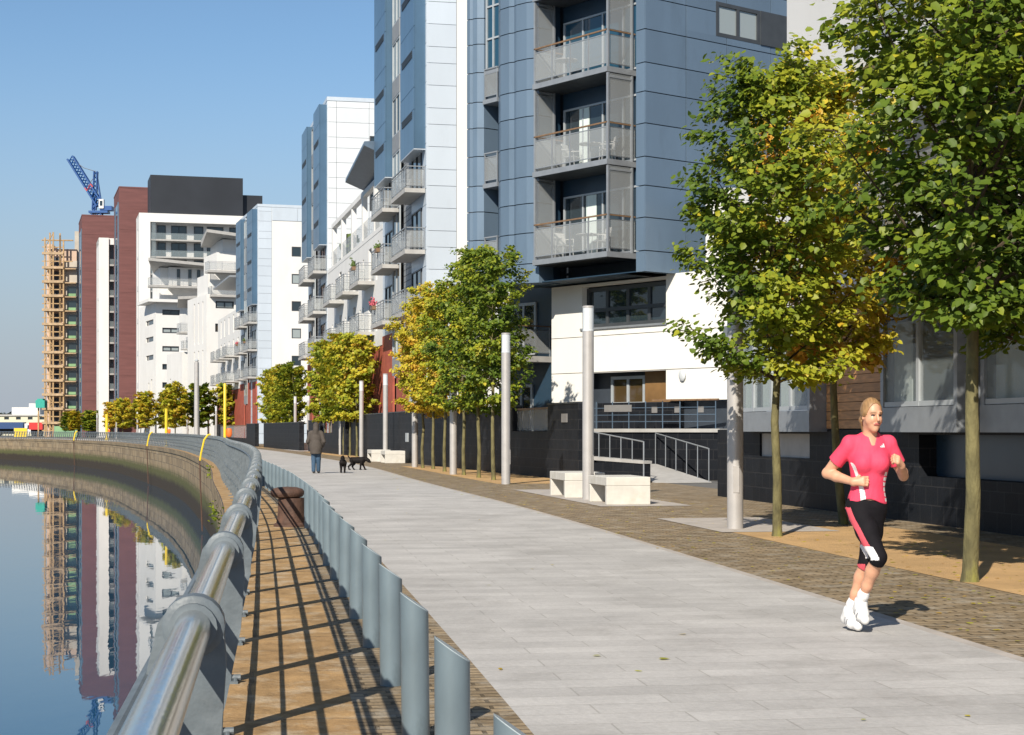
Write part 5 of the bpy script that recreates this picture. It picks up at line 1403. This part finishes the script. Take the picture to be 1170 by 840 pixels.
# =============================================================== people and dogs: one smooth skin each, grown from tapered limbs
class Body:
    def __init__(s): s.p = []
    def limb(s, a, ra, b, rb, k=.03, sq=None): s.p.append(('c', np.array(a, float), ra, np.array(b, float), rb, k, sq)); return s
    def chain(s, pts, k=.03):
        for (a, ra), (b, rb) in zip(pts[:-1], pts[1:]): s.limb(a, ra, b, rb, k)
        return s
    def blob(s, c, r, k=.04, rz=0.0, rx=0.0): s.p.append(('e', np.array(c, float), np.array(r, float), rz, rx, k)); return s
    def field(s, X, Y, Z, grow=0.0):
        f = np.full(X.shape, 1.0, np.float32)
        x1, y1, z1 = X[:, 0, 0], Y[0, :, 0], Z[0, 0, :]
        for q in s.p:
            if q[0] == 'c':
                _, a, ra, b, rb, k, _s = q; m = max(ra, rb) + k + grow + .03; lo, hi = np.minimum(a, b) - m, np.maximum(a, b) + m
            else:
                _, c, r, rz, rx, k = q; m = max(r) + k + grow + .03; lo, hi = c - m, c + m
            sl = tuple(slice(int(np.searchsorted(v, l)), int(np.searchsorted(v, h))) for v, l, h in zip((x1, y1, z1), lo, hi))
            x, y, z = X[sl], Y[sl], Z[sl]
            if x.size == 0: continue
            if q[0] == 'c':
                ab = b - a; t = np.clip(((x - a[0]) * ab[0] + (y - a[1]) * ab[1] + (z - a[2]) * ab[2]) / max(1e-9, ab @ ab), 0, 1)
                d = np.sqrt((x - a[0] - t * ab[0]) ** 2 + (y - a[1] - t * ab[1]) ** 2 + (z - a[2] - t * ab[2]) ** 2) - (ra + (rb - ra) * t)
            else:
                u, v, w = x - c[0], y - c[1], z - c[2]
                if rz: u, v = u * math.cos(rz) + v * math.sin(rz), -u * math.sin(rz) + v * math.cos(rz)
                if rx: v, w = v * math.cos(rx) + w * math.sin(rx), -v * math.sin(rx) + w * math.cos(rx)
                k0 = np.sqrt((u / r[0]) ** 2 + (v / r[1]) ** 2 + (w / r[2]) ** 2); k1 = np.sqrt((u / r[0] ** 2) ** 2 + (v / r[1] ** 2) ** 2 + (w / r[2] ** 2) ** 2)
                d = k0 * (k0 - 1) / np.maximum(k1, 1e-6)
            g = f[sl]; h = np.clip(.5 + .5 * (g - d) / k, 0, 1)
            f[sl] = g + (d - g) * h - k * h * (1 - h)
        return f - grow
def grid(lo, hi, h):
    ax = [np.arange(l, u + h, h, dtype=np.float32) for l, u in zip(lo, hi)]
    return np.meshgrid(*ax, indexing='ij')
def nets(f, lo, h):
    s = f < 0
    c = np.zeros(tuple(n - 1 for n in f.shape), np.int8)
    offs = [(i, j, k) for i in (0, 1) for j in (0, 1) for k in (0, 1)]
    sh = lambda A, o: A[o[0]:A.shape[0] - 1 + o[0], o[1]:A.shape[1] - 1 + o[1], o[2]:A.shape[2] - 1 + o[2]]
    for o in offs: c += sh(s, o).astype(np.int8)
    act = (c > 0) & (c < 8); I = np.argwhere(act); idx = np.full(act.shape, -1, np.int64); idx[act] = np.arange(len(I))
    acc = np.zeros((len(I), 3)); cnt = np.zeros(len(I))
    for a in offs:
        for ax in range(3):
            if a[ax]: continue
            b = list(a); b[ax] = 1
            fa = f[I[:, 0] + a[0], I[:, 1] + a[1], I[:, 2] + a[2]]; fb = f[I[:, 0] + b[0], I[:, 1] + b[1], I[:, 2] + b[2]]
            m = (fa < 0) != (fb < 0); t = np.where(m, fa / np.where(m, fa - fb, 1), 0)
            p = np.array(a, float)[None] + t[:, None] * (np.eye(3)[ax])[None]
            acc += np.where(m[:, None], p, 0); cnt += m
    V = (I + acc / cnt[:, None]) * h + np.array(lo)
    F = []
    for ax in range(3):
        u, v = (ax + 1) % 3, (ax + 2) % 3
        s0 = [slice(None)] * 3; s1 = [slice(None)] * 3; s0[ax] = slice(0, -1); s1[ax] = slice(1, None)
        A, B = s[tuple(s0)], s[tuple(s1)]; E = np.argwhere(A != B)
        ok = (E[:, u] > 0) & (E[:, v] > 0) & (E[:, u] < f.shape[u] - 1) & (E[:, v] < f.shape[v] - 1); E = E[ok]
        def cell(du, dv):
            q = E.copy(); q[:, u] -= du; q[:, v] -= dv; return idx[q[:, 0], q[:, 1], q[:, 2]]
        q = np.stack([cell(1, 1), cell(0, 1), cell(0, 0), cell(1, 0)], 1); fl = ~A[E[:, 0], E[:, 1], E[:, 2]]
        q[fl] = q[fl][:, ::-1]; F.append(q)
    return V, np.concatenate(F)
def skin_obj(name, body, lo, hi, h, mats, parent, cut=None, grow=0.0, region=None, smooth_n=1):
    X, Y, Z = grid(lo, hi, h); f = body.field(X, Y, Z, grow)
    if cut is not None: f = np.maximum(f, cut(X, Y, Z))
    V, F = nets(f, lo, h)
    me = bpy.data.meshes.new(name); me.from_pydata(V.tolist(), [], F.tolist())
    for m in mats: me.materials.append(MATS[m])
    if region is not None:
        C = V[F].mean(1); me.polygons.foreach_set('material_index', region(C[:, 0], C[:, 1], C[:, 2]).astype(np.int32))
    me.polygons.foreach_set('use_smooth', [True] * len(F)); me.update()
    o = bpy.data.objects.new(name, me); COL.objects.link(o); o.parent = parent; WL[o.name] = wl(parent)
    if smooth_n:
        md = o.modifiers.new('smooth', 'SMOOTH'); md.factor = .5; md.iterations = smooth_n
    return o
def nrm(v): v = np.array(v, float); return v / np.linalg.norm(v)
def hand(B, wrist, d, palm, side, curl=1.0, sc=1.0):
    """palm and five fingers; d = direction of the hand, palm = where the palm faces, side = towards the thumb"""
    d, palm = nrm(d), nrm(palm); lat = nrm(np.cross(d, palm)); lat = lat if lat @ nrm(side) > 0 else -lat
    w = np.array(wrist, float)
    for q in (-.022, 0, .022): B.limb(w, .024 * sc, w + (d * .078 + lat * q) * sc, .0165 * sc, .018)
    for i, (q, L) in enumerate(((.030, .92), (.010, 1.0), (-.010, .95), (-.029, .78))):
        p = w + (d * .080 + lat * q) * sc; ang = .55 * curl; r = .0098 * sc
        for seg, (ln, da) in enumerate(((.040, 0), (.027, 1.15 * curl), (.020, .95 * curl))):
            ang += da; v = d * math.cos(ang) + palm * math.sin(ang); e = p + v * ln * L * sc
            B.limb(p, r, e, r * .9, .004); p = e; r *= .92
    t0 = w + (d * .02 + lat * .024 + palm * .008) * sc; t1 = t0 + (d * .030 + lat * .026 + palm * .014) * sc; t2 = t1 + (d * .026 - lat * .004 + palm * .014) * sc; t3 = t2 + (d * .014 - lat * .014 + palm * .008) * sc
    B.limb(t0, .0135 * sc, t1, .0115 * sc, .012); B.limb(t1, .0112 * sc, t2, .0102 * sc, .005); B.limb(t2, .010 * sc, t3, .0085 * sc, .005)

# ---- the running woman (x right, y away from us, z up; she faces us)
rx, ry = gp(978, 722)
run = thing('person', 'woman running towards us in a pink sports top, black knee-length leggings and white trainers', 'person', (rx, ry, .006))
HC = np.array([.112, -.075, 1.602])                            # head centre
yaw = .28
fwd = np.array([math.sin(yaw), -math.cos(yaw), -.10]); fwd /= np.linalg.norm(fwd); rgt = np.array([math.cos(yaw), math.sin(yaw), 0]); upv = np.cross(rgt, -fwd) if np.cross(rgt, -fwd)[2] > 0 else np.cross(-fwd, rgt)
def hp(r, f, u): return HC + rgt * r + fwd * f + upv * u
W = Body()
W.blob(hp(0, -.012, .018), (.073, .092, .098), .03, rz=yaw)      # skull
W.blob(hp(0, .022, -.045), (.058, .060, .075), .03, rz=yaw)      # face
W.limb(hp(0, .055, -.098), .025, hp(0, .05, -.092), .03, .025)   # chin
for sx in (-1, 1):
    W.limb(hp(.03 * sx, .062, -.028), .022, hp(.045 * sx, .035, -.04), .024, .02)   # cheek
    W.limb(hp(.072 * sx, -.008, .005), .010, hp(.074 * sx, -.010, -.028), .008, .006)  # ear
    W.limb(hp(.014 * sx, .083, .022), .011, hp(.042 * sx, .068, .024), .010, .012)  # brow ridge
W.limb(hp(0, .086, .012), .0085, hp(0, .107, -.026), .0125, .010)                    # nose
W.limb(hp(-.016, .082, -.060), .0095, hp(.016, .082, -.060), .0095, .008)             # lips
W.limb(hp(0, -.03, -.07), .052, (.108, -.02, 1.40), .058, .03)
W.limb((-.05, .01, 1.395), .050, (.265, .02, 1.395), .050, .05)                       # shoulders
W.blob((.108, .0, 1.27), (.155, .105, .17), .05); W.blob((.095, 0, 1.07), (.122, .088, .15), .06); W.blob((.085, .015, .93), (.148, .105, .115), .05)
for sx in (-1, 1): W.blob((.108 + .066 * sx, -.082, 1.245), (.066, .055, .062), .03)
sR, eR, wR = (-.058, .005, 1.372), (-.212, .11, 1.168), (-.035, -.085, 1.108)
sL, eL, wL = (.272, .02, 1.374), (.392, .055, 1.15), (.318, -.175, 1.228)
W.chain([(sR, .050), (np.array(sR) * .5 + np.array(eR) * .5, .046), (eR, .037)], .03); W.chain([(eR, .038), (np.array(eR) * .65 + np.array(wR) * .35, .040), (wR, .026)], .015)
W.chain([(sL, .050), (np.array(sL) * .5 + np.array(eL) * .5, .046), (eL, .037)], .03); W.chain([(eL, .038), (np.array(eL) * .65 + np.array(wL) * .35, .040), (wL, .026)], .015)
hand(W, wR, (.80, -.45, .08), (.25, .75, -.15), (0, -.1, 1), .95, 1.0)
hand(W, wL, (-.42, -.62, .50), (-.75, .5, -.1), (-.2, .3, 1), 1.25, 1.0)
hR, kR, aR_ = (.012, .0, .90), (.128, -.235, .565), (.035, -.02, .225)
hL, kL, aL_ = (.155, .02, .90), (.085, -.01, .515), (-.022, .135, .135)
for h_, k_, a_ in ((hR, kR, aR_), (hL, kL, aL_)):
    h_, k_, a_ = map(np.array, (h_, k_, a_))
    W.chain([(h_, .085), (h_ * .55 + k_ * .45, .075), (k_, .054)], .04)
    cv = nrm(a_ - k_); W.chain([(k_, .053), (k_ * .68 + a_ * .32 + np.array([0, .018, 0]), .052), (k_ * .35 + a_ * .65, .040), (a_, .031)], .025)
tR = np.array((.042, -.06, .135)); tL = np.array((.000, .01, .045))
W.chain([(aR_, .030), ((.033, .012, .185), .028), (tR, .022)], .012); W.chain([(aL_, .030), ((-.026, .155, .095), .028), (tL, .020)], .012)
def face_region(x, y, z):
    P = np.stack([x, y, z], 1) - HC; r_, f_, u_ = P @ rgt, P @ fwd, P @ upv
    m = np.zeros(len(x))
    front = f_ > .04
    m[(front) & (np.abs(r_) < .024 - .35 * np.abs(u_ + .061)) & (np.abs(u_ + .061) < .010)] = 1
    for sx in (-1, 1):
        m[front & (((r_ - .030 * sx) / .0145) ** 2 + ((u_ - .004) / .0078) ** 2 < 1)] = 2
        m[front & (((r_ - .031 * sx) / .020) ** 2 + ((u_ - .025) / .0056) ** 2 < 1)] = 3
    return m
skin_obj('body', W, (-.40, -.46, -.01), (.56, .36, 1.76), .0052, ['skin', 'lips', 'eye_dark', 'brow'], run, region=face_region)
# shirt
T = Body(); T.p = [q for q in W.p if False]
T.limb((-.05, .01, 1.40), .050, (.265, .02, 1.40), .050, .05); T.limb((.108, -.005, 1.43), .070, (.108, -.0, 1.38), .075, .04)
T.blob((.108, .0, 1.27), (.158, .108, .17), .05); T.blob((.096, 0, 1.09), (.128, .094, .16), .07); T.blob((.088, .012, .95), (.153, .110, .125), .05)
for sx in (-1, 1): T.blob((.108 + .066 * sx, -.084, 1.245), (.068, .058, .064), .035)
for s_, e_ in ((sR, eR), (sL, eL)):
    s_, e_ = np.array(s_), np.array(e_); T.limb(s_, .053, s_ * .42 + e_ * .58, .056, .03)
def shirt_cut(x, y, z):
    c = .962 - z + .02 * np.sin(x * 20)                                           # hem
    c = np.maximum(c, z - 1.475)
    nk = .062 - np.sqrt(((x - .108) / 1.0) ** 2 + ((y + .035) / 1.0) ** 2 + ((z - 1.475) / .75) ** 2)  # round neckline
    vn = .012 + np.clip((z - 1.375), 0, .1) * .30 - np.abs(x - .117) - np.where((y < -.02) & (z > 1.375), 0, 1)  # short open zip
    c = np.maximum(c, np.maximum(nk, vn))
    for s_, e_ in ((sR, eR), (sL, eL)):
        s_, e_ = np.array(s_), np.array(e_); d = nrm(e_ - s_); L = np.linalg.norm(e_ - s_) * .60
        q = (x - s_[0]) * d[0] + (y - s_[1]) * d[1] + (z - s_[2]) * d[2] - L
        far_ = (x - .108) * (1 if s_[0] > .1 else -1) > .165
        c = np.maximum(c, np.where(far_, q, -1))
    return c
def shirt_region(x, y, z):
    m = np.zeros(len(x)); t = np.clip((1.25 - z) / .29, 0, 1)
    xc = -.045 + .085 * np.sin(t * 1.5) ; wd = .006 + .016 * t
    m[(y < .0) & (z < 1.25) & (np.abs(x - xc) < wd)] = 1
    m[(y < .02) & (z < 1.19) & (z > .96) & (x > .213 + .01 * np.cos(t * 6)) & (x < .236 + .008 * t) & ((z * 26 % 1.0) < .72)] = 1
    return m
so = skin_obj('running_top', T, (-.30, -.25, .90), (.50, .22, 1.52), .005, ['shirt_pink', 'cloth_white'], run, cut=shirt_cut, grow=.006, region=shirt_region, smooth_n=2)
# chest emblem: three slanted white bars rising to the right
so_v = [v.co.copy() for v in so.data.vertices]; bvh = BVHTree.FromPolygons(so_v, [tuple(p.vertices) for p in so.data.polygons])
em = MB()
for i, (x0, hh) in enumerate(((.178, .010), (.191, .018), (.204, .028))):
    q = []
    for dx, dz in ((0, 0), (.011, 0), (.005, hh), (-.006, hh)):
        hit = bvh.ray_cast(Vector((x0 + dx, -.5, 1.363 + dz)), Vector((0, 1, 0)))[0]
        q.append((hit if hit else Vector((x0 + dx, -.13, 1.363 + dz))) + Vector((0, -.002, 0)))
    a = len(em.v); em.v += [tuple(Vector(wl(run)) + v) for v in q] + [tuple(Vector(wl(run)) + v + Vector((0, .006, 0))) for v in q]
    em.f += [(a, a + 1, a + 2, a + 3), (a + 7, a + 6, a + 5, a + 4)] + [(a + j, a + 4 + j, a + 4 + (j + 1) % 4, a + (j + 1) % 4) for j in range(4)]; em.m += [0] * 6
em.build('chest_emblem', 'cloth_white', so)
# leggings
G = Body(); G.blob((.085, .015, .93), (.148, .106, .115), .05)
for h_, k_, a_ in ((hR, kR, aR_), (hL, kL, aL_)):
    h_, k_, a_ = map(np.array, (h_, k_, a_)); G.chain([(h_, .086), (h_ * .55 + k_ * .45, .077), (k_, .058)], .04); G.chain([(k_, .057), (k_ * .7 + a_ * .3 + np.array([0, .016, 0]), .057)], .02)
def leg_cut(x, y, z):
    c = z - .985
    for h_, k_, a_ in ((hR, kR, aR_), (hL, kL, aL_)):
        k_, a_ = np.array(k_), np.array(a_); d = nrm(a_ - k_); q = (x - k_[0]) * d[0] + (y - k_[1]) * d[1] + (z - k_[2]) * d[2] - .055
        r_ = np.sqrt((x - k_[0] - d[0] * (q + .055)) ** 2 + (y - k_[1] - d[1] * (q + .055)) ** 2 + (z - k_[2] - d[2] * (q + .055)) ** 2)
        c = np.maximum(c, np.where((r_ < .085) & (q > -.03), q, -1))
    return c
def leg_region(x, y, z):
    m = np.zeros(len(x)); t = np.clip((.93 - z) / .37, 0, 1)
    ex = -.088 + .150 * t ** 1.25; s_ = (y < .06) & (x < .2) & (z < .92) & (z > .56)
    m[s_ & (x > ex - .0) & (x < ex + .030 + .012 * t) & (z > .62)] = 1
    m[(y < .0) & (np.abs(x - (ex + .028)) < .028) & (z <= .64) & (z > .545)] = 2
    m[(x < .06) & (z < .50)] = 1
    return m
skin_obj('leggings', G, (-.16, -.36, .42), (.36, .2, 1.05), .005, ['leggings_black', 'trim_pink', 'cloth_white'], run, cut=leg_cut, grow=.006, region=leg_region)
# socks and trainers
K = Body()
for a_, k_ in ((aR_, kR), (aL_, kL)):
    a_, k_ = np.array(a_), np.array(k_); up = nrm(k_ - a_); K.limb(a_ - up * .03, .043, a_ + up * .055, .043, .02); K.limb(a_ + up * .06, .047, a_ + up * .082, .043, .012)
skin_obj('socks', K, (-.14, -.2, .02), (.16, .28, .42), .005, ['cloth_white'], run)
def shoe(name, heel, toe, ank):
    heel, toe, ank = map(np.array, (heel, toe, ank)); Q = Body(); mid = heel * .45 + toe * .55; d = nrm(toe - heel); dn = nrm(np.array([0, 0, -1]) + d * d[2])
    Q.limb(heel, .042, ank, .044, .03); Q.limb(heel, .042, mid, .044, .03); Q.limb(mid, .044, toe, .036, .03); Q.limb(ank, .044, mid, .042, .04)
    def reg(x, y, z):
        v = (x - heel[0]) * dn[0] + (y - heel[1]) * dn[1] + (z - heel[2]) * dn[2]; l = (x - heel[0]) * d[0] + (y - heel[1]) * d[1] + (z - heel[2]) * d[2]
        m = np.zeros(len(x)); m[v > .024] = 1; m[(np.abs((l * 22) % 1 - .5) < .16) & (l > .05) & (l < .15) & (v < .012) & (v > -.03)] = 2; return m
    cut = lambda x, y, z: (x - heel[0]) * dn[0] + (y - heel[1]) * dn[1] + (z - heel[2]) * dn[2] - .040
    lo = np.minimum(np.minimum(heel, toe), ank) - .07; hi = np.maximum(np.maximum(heel, toe), ank) + .07
    skin_obj('trainer', Q, lo, hi, .0045, ['shoe_white', 'cloth_white', 'shoe_grey'], run, cut=cut, region=reg)
shoe('trainer', (-.038, .175, .075), (.012, -.025, .040), (-.020, .140, .135))
shoe('trainer', (.028, .035, .165), (.048, -.115, .095), (.036, -.015, .215))
# hair drawn back
Hh = Body(); Hh.blob(hp(0, -.020, .026), (.082, .100, .103), .02, rz=yaw); Hh.limb(hp(0, -.10, .0), .036, hp(0, -.15, -.05), .028, .03); Hh.limb(hp(0, -.15, -.05), .028, hp(.02, -.155, -.16), .012, .02)
for sx in (-1, 1): Hh.limb(hp(.070 * sx, .01, .02), .014, hp(.074 * sx, -.03, -.05), .010, .015)
def hair_cut(x, y, z):
    P0 = np.stack([x, y, z], -1) - HC; r_, f_, u_ = P0 @ rgt, P0 @ fwd, P0 @ upv
    face = .123 - np.sqrt((r_ * 1.75) ** 2 + ((f_ - .075) * 1.0) ** 2 + ((u_ + .022) * 1.08) ** 2)
    return np.maximum(face, np.where((f_ > -.035) & (u_ < -.012), .02, -1))
skin_obj('hair', Hh, HC - .24, HC + .2, .0052, ['hair_blond'], run, cut=hair_cut, smooth_n=2)

run.scale = (.93, .95, 1.0)

# ---- the hooded walker seen from behind
mx_, my_ = gp(361, 541)
man = thing('person', 'person in a dark hooded jacket and blue jeans walking away with hands in pockets', 'person', (mx_, my_, .006))
M = Body()
M.blob((0, .03, 1.60), (.08, .10, .115), .03); M.limb((0, .01, 1.52), .055, (0, 0, 1.42), .06, .03); M.limb((-.15, 0, 1.38), .06, (.15, 0, 1.38), .06, .05)
M.blob((0, 0, 1.2), (.18, .12, .22), .05); M.blob((0, 0, .98), (.165, .12, .14), .05)
for sx in (-1, 1):
    M.chain([((.19 * sx, 0, 1.36), .055), ((.25 * sx, -.03, 1.1), .045), ((.20 * sx, .10, .93), .035)], .03); hand(M, (.20 * sx, .10, .93), (-.1 * sx, .5, -.8), (-sx, 0, 0), (0, 1, 0), .6)
M.chain([((-.085, 0, .92), .09), ((-.075, .03, .50), .058), ((-.07, -.05, .10), .04), ((-.07, .06, .04), .035)], .03); M.chain([((.085, 0, .92), .09), ((.075, .06, .50), .058), ((.065, .12, .10), .04), ((.07, .24, .04), .035)], .03)
skin_obj('body', M, (-.36, -.22, 0), (.36, .34, 1.75), .011, ['skin'], man)
J = Body(); J.limb((-.16, 0, 1.40), .068, (.16, 0, 1.40), .068, .06); J.blob((0, -.005, 1.2), (.20, .145, .26), .06); J.blob((0, -.005, .92), (.225, .165, .20), .08); J.limb((0, 0, .72), .20, (0, 0, .95), .19, .08)
for sx in (-1, 1): J.chain([((.20 * sx, 0, 1.36), .075), ((.275 * sx, -.03, 1.09), .065), ((.215 * sx, .11, .93), .058)], .03)
J.blob((0, .03, 1.605), (.108, .125, .14), .04); J.limb((0, -.05, 1.48), .10, (0, -.06, 1.40), .09, .05)
skin_obj('hooded_jacket', J, (-.42, -.30, .58), (.42, .30, 1.80), .011, ['jacket'], man, cut=lambda x, y, z: np.maximum(.66 - z, np.where((y > .07) & (np.abs(x) < .075) & (z > 1.52) & (z < 1.68), .02, -1)), smooth_n=2)
N_ = Body(); N_.chain([((-.085, 0, .92), .10), ((-.08, .03, .50), .078), ((-.075, -.05, .09), .066)], .03); N_.chain([((.085, 0, .92), .10), ((.08, .06, .50), .078), ((.068, .12, .09), .066)], .03)
skin_obj('jeans', N_, (-.25, -.2, .0), (.25, .25, 1.05), .011, ['jeans'], man, cut=lambda x, y, z: np.maximum(z - .98, .055 - z), grow=.004)
S_ = Body(); S_.limb((-.07, -.06, .04), .045, (-.07, .12, .04), .042, .02); S_.limb((.07, .10, .05), .045, (.07, .28, .04), .042, .02)
skin_obj('shoes', S_, (-.2, -.2, -.01), (.2, .4, .15), .011, ['shoe_dark'], man, cut=lambda x, y, z: .002 - z)

# ---- two black dogs
def dog(name, label, px, py, heading, walk, head, seed):
    x, y = gp(px, py); root = thing('dog', label, 'dog', (x, y, .006))
    D = Body()
    # local: +x forward, y left, z up
    D.limb((.20, 0, .385), .125, (.02, 0, .375), .118, .05); D.limb((.02, 0, .375), .118, (-.22, 0, .39), .105, .05)   # chest, loin
    D.blob((.18, 0, .35), (.11, .085, .125), .04)
    hb, hd, mz = head
    D.chain([((.26, 0, .43), .075), (hb, .06)], .04); D.limb(hb, .074, np.array(hd), .072, .03); D.limb(hd, .052, np.array(hd) * .3 + np.array(mz) * .7, .038, .02)
    hdv = np.array(hd)
    for sy in (-1, 1): D.limb(hdv + np.array([-.02, .055 * sy, .02]), .018, hdv + np.array([-.01, .072 * sy, -.06]), .014, .012)
    D.chain([((-.28, 0, .42), .028), ((-.36, 0, .50), .022), ((-.40, 0, .60), .016), ((-.39, 0, .66), .010)], .02)
    for i, (bx, sy) in enumerate(((.19, 1), (.19, -1), (-.23, 1), (-.23, -1))):
        o = walk[i]; yy = .065 * sy
        if bx > 0: D.chain([((bx, yy, .34), .062), ((bx - .02 + o * .35, yy, .20), .042), ((bx + o * .8, yy, .085), .031), ((bx + o, yy, .025), .030), ((bx + o + .045, yy, .018), .022)], .02)
        else: D.chain([((bx, yy, .37), .078), ((bx + .06 + o * .4, yy, .245), .054), ((bx - .05 + o * .8, yy, .135), .032), ((bx - .02 + o, yy, .03), .024), ((bx + .035 + o, yy, .018), .022)], .02)
    q = skin_obj('coat', D, (-.5, -.2, -.005), (.62, .2, .75), .0095, ['dog_black'], root)
    root.rotation_euler.z = heading; root.scale = (.95, .95, .95)
dog('dog', 'black dog seen from behind walking beside the hooded person', 391.8, 540.5, math.radians(97), (.05, -.04, -.04, .05), ((.36, 0, .52), (.42, 0, .55), (.53, 0, .52)), 1)
dog('dog', 'black dog in side view with lowered head and raised tail, nearer the benches', 408.5, 537, math.radians(-8), (.09, -.07, .07, -.08), ((.37, .0, .41), (.44, 0, .36), (.53, 0, .28)), 2)

# =============================================================== light, air, camera
AZ, EL = math.atan2(.33, .944), math.radians(35)
ld = Vector((math.sin(AZ) * math.cos(EL), math.cos(AZ) * math.cos(EL), -math.sin(EL)))
sun = bpy.data.lights.new('sun', 'SUN'); sun.energy = 5.0; sun.angle = math.radians(.53); sun.color = (1.0, .92, .80)
so_ = bpy.data.objects.new('sun', sun); COL.objects.link(so_); so_.rotation_euler = ld.to_track_quat('-Z', 'Y').to_euler(); so_.location = (0, -20, 40)
wd = bpy.data.worlds.new('World'); S.world = wd; wd.use_nodes = True
n = wd.node_tree; bg = n.nodes['Background']; sky = n.nodes.new('ShaderNodeTexSky'); sky.sky_type = 'NISHITA'; sky.sun_disc = False
sky.sun_elevation = EL; sky.sun_rotation = math.atan2(-ld.x, -ld.y); sky.altitude = 0; sky.air_density = 1.0; sky.dust_density = .15; sky.ozone_density = 2.5
tc = n.nodes.new('ShaderNodeTexCoord'); sx = n.nodes.new('ShaderNodeSeparateXYZ'); n.links.new(tc.outputs['Generated'], sx.inputs[0])
def band(z0, z1, v0, v1):
    r = n.nodes.new('ShaderNodeMapRange'); r.interpolation_type = 'SMOOTHSTEP'
    for k_, q in (('From Min', z0), ('From Max', z1), ('To Min', v0), ('To Max', v1)): r.inputs[k_].default_value = q
    n.links.new(sx.outputs['Z'], r.inputs['Value']); return r.outputs['Result']
mu = n.nodes.new('ShaderNodeMix'); mu.data_type = 'RGBA'; mu.blend_type = 'MULTIPLY'; mu.inputs[7].default_value = (1.04, 1.17, 1.24, 1)
n.links.new(band(.22, .5, 1, 0), mu.inputs[0]); n.links.new(sky.outputs['Color'], mu.inputs[6])
hzm = n.nodes.new('ShaderNodeMix'); hzm.data_type = 'RGBA'; hzm.inputs[7].default_value = (4.1, 4.6, 5.5, 1)    # grey-blue air low over the city
n.links.new(band(-.01, .24, .95, 0), hzm.inputs[0]); n.links.new(mu.outputs[2], hzm.inputs[6]); n.links.new(hzm.outputs[2], bg.inputs['Color']); bg.inputs['Strength'].default_value = .072
cam = bpy.data.cameras.new('camera'); co = bpy.data.objects.new('camera', cam); COL.objects.link(co)
cam.sensor_width = 36; cam.lens = FPX / 1170 * 36; cam.shift_y = (HZ - 420) / 1170; cam.clip_start = .05; cam.clip_end = 8000
co.location = (0, 0, EYE); co.rotation_euler = (math.pi / 2, 0, 0); S.camera = co
S.view_settings.view_transform = 'Standard'; S.view_settings.look = 'None'; S.view_settings.exposure = .36; S.view_settings.gamma = 1; S.view_settings.use_curve_mapping = False
S.cycles.max_bounces = 8; S.cycles.transparent_max_bounces = 24; S.cycles.use_denoising = True
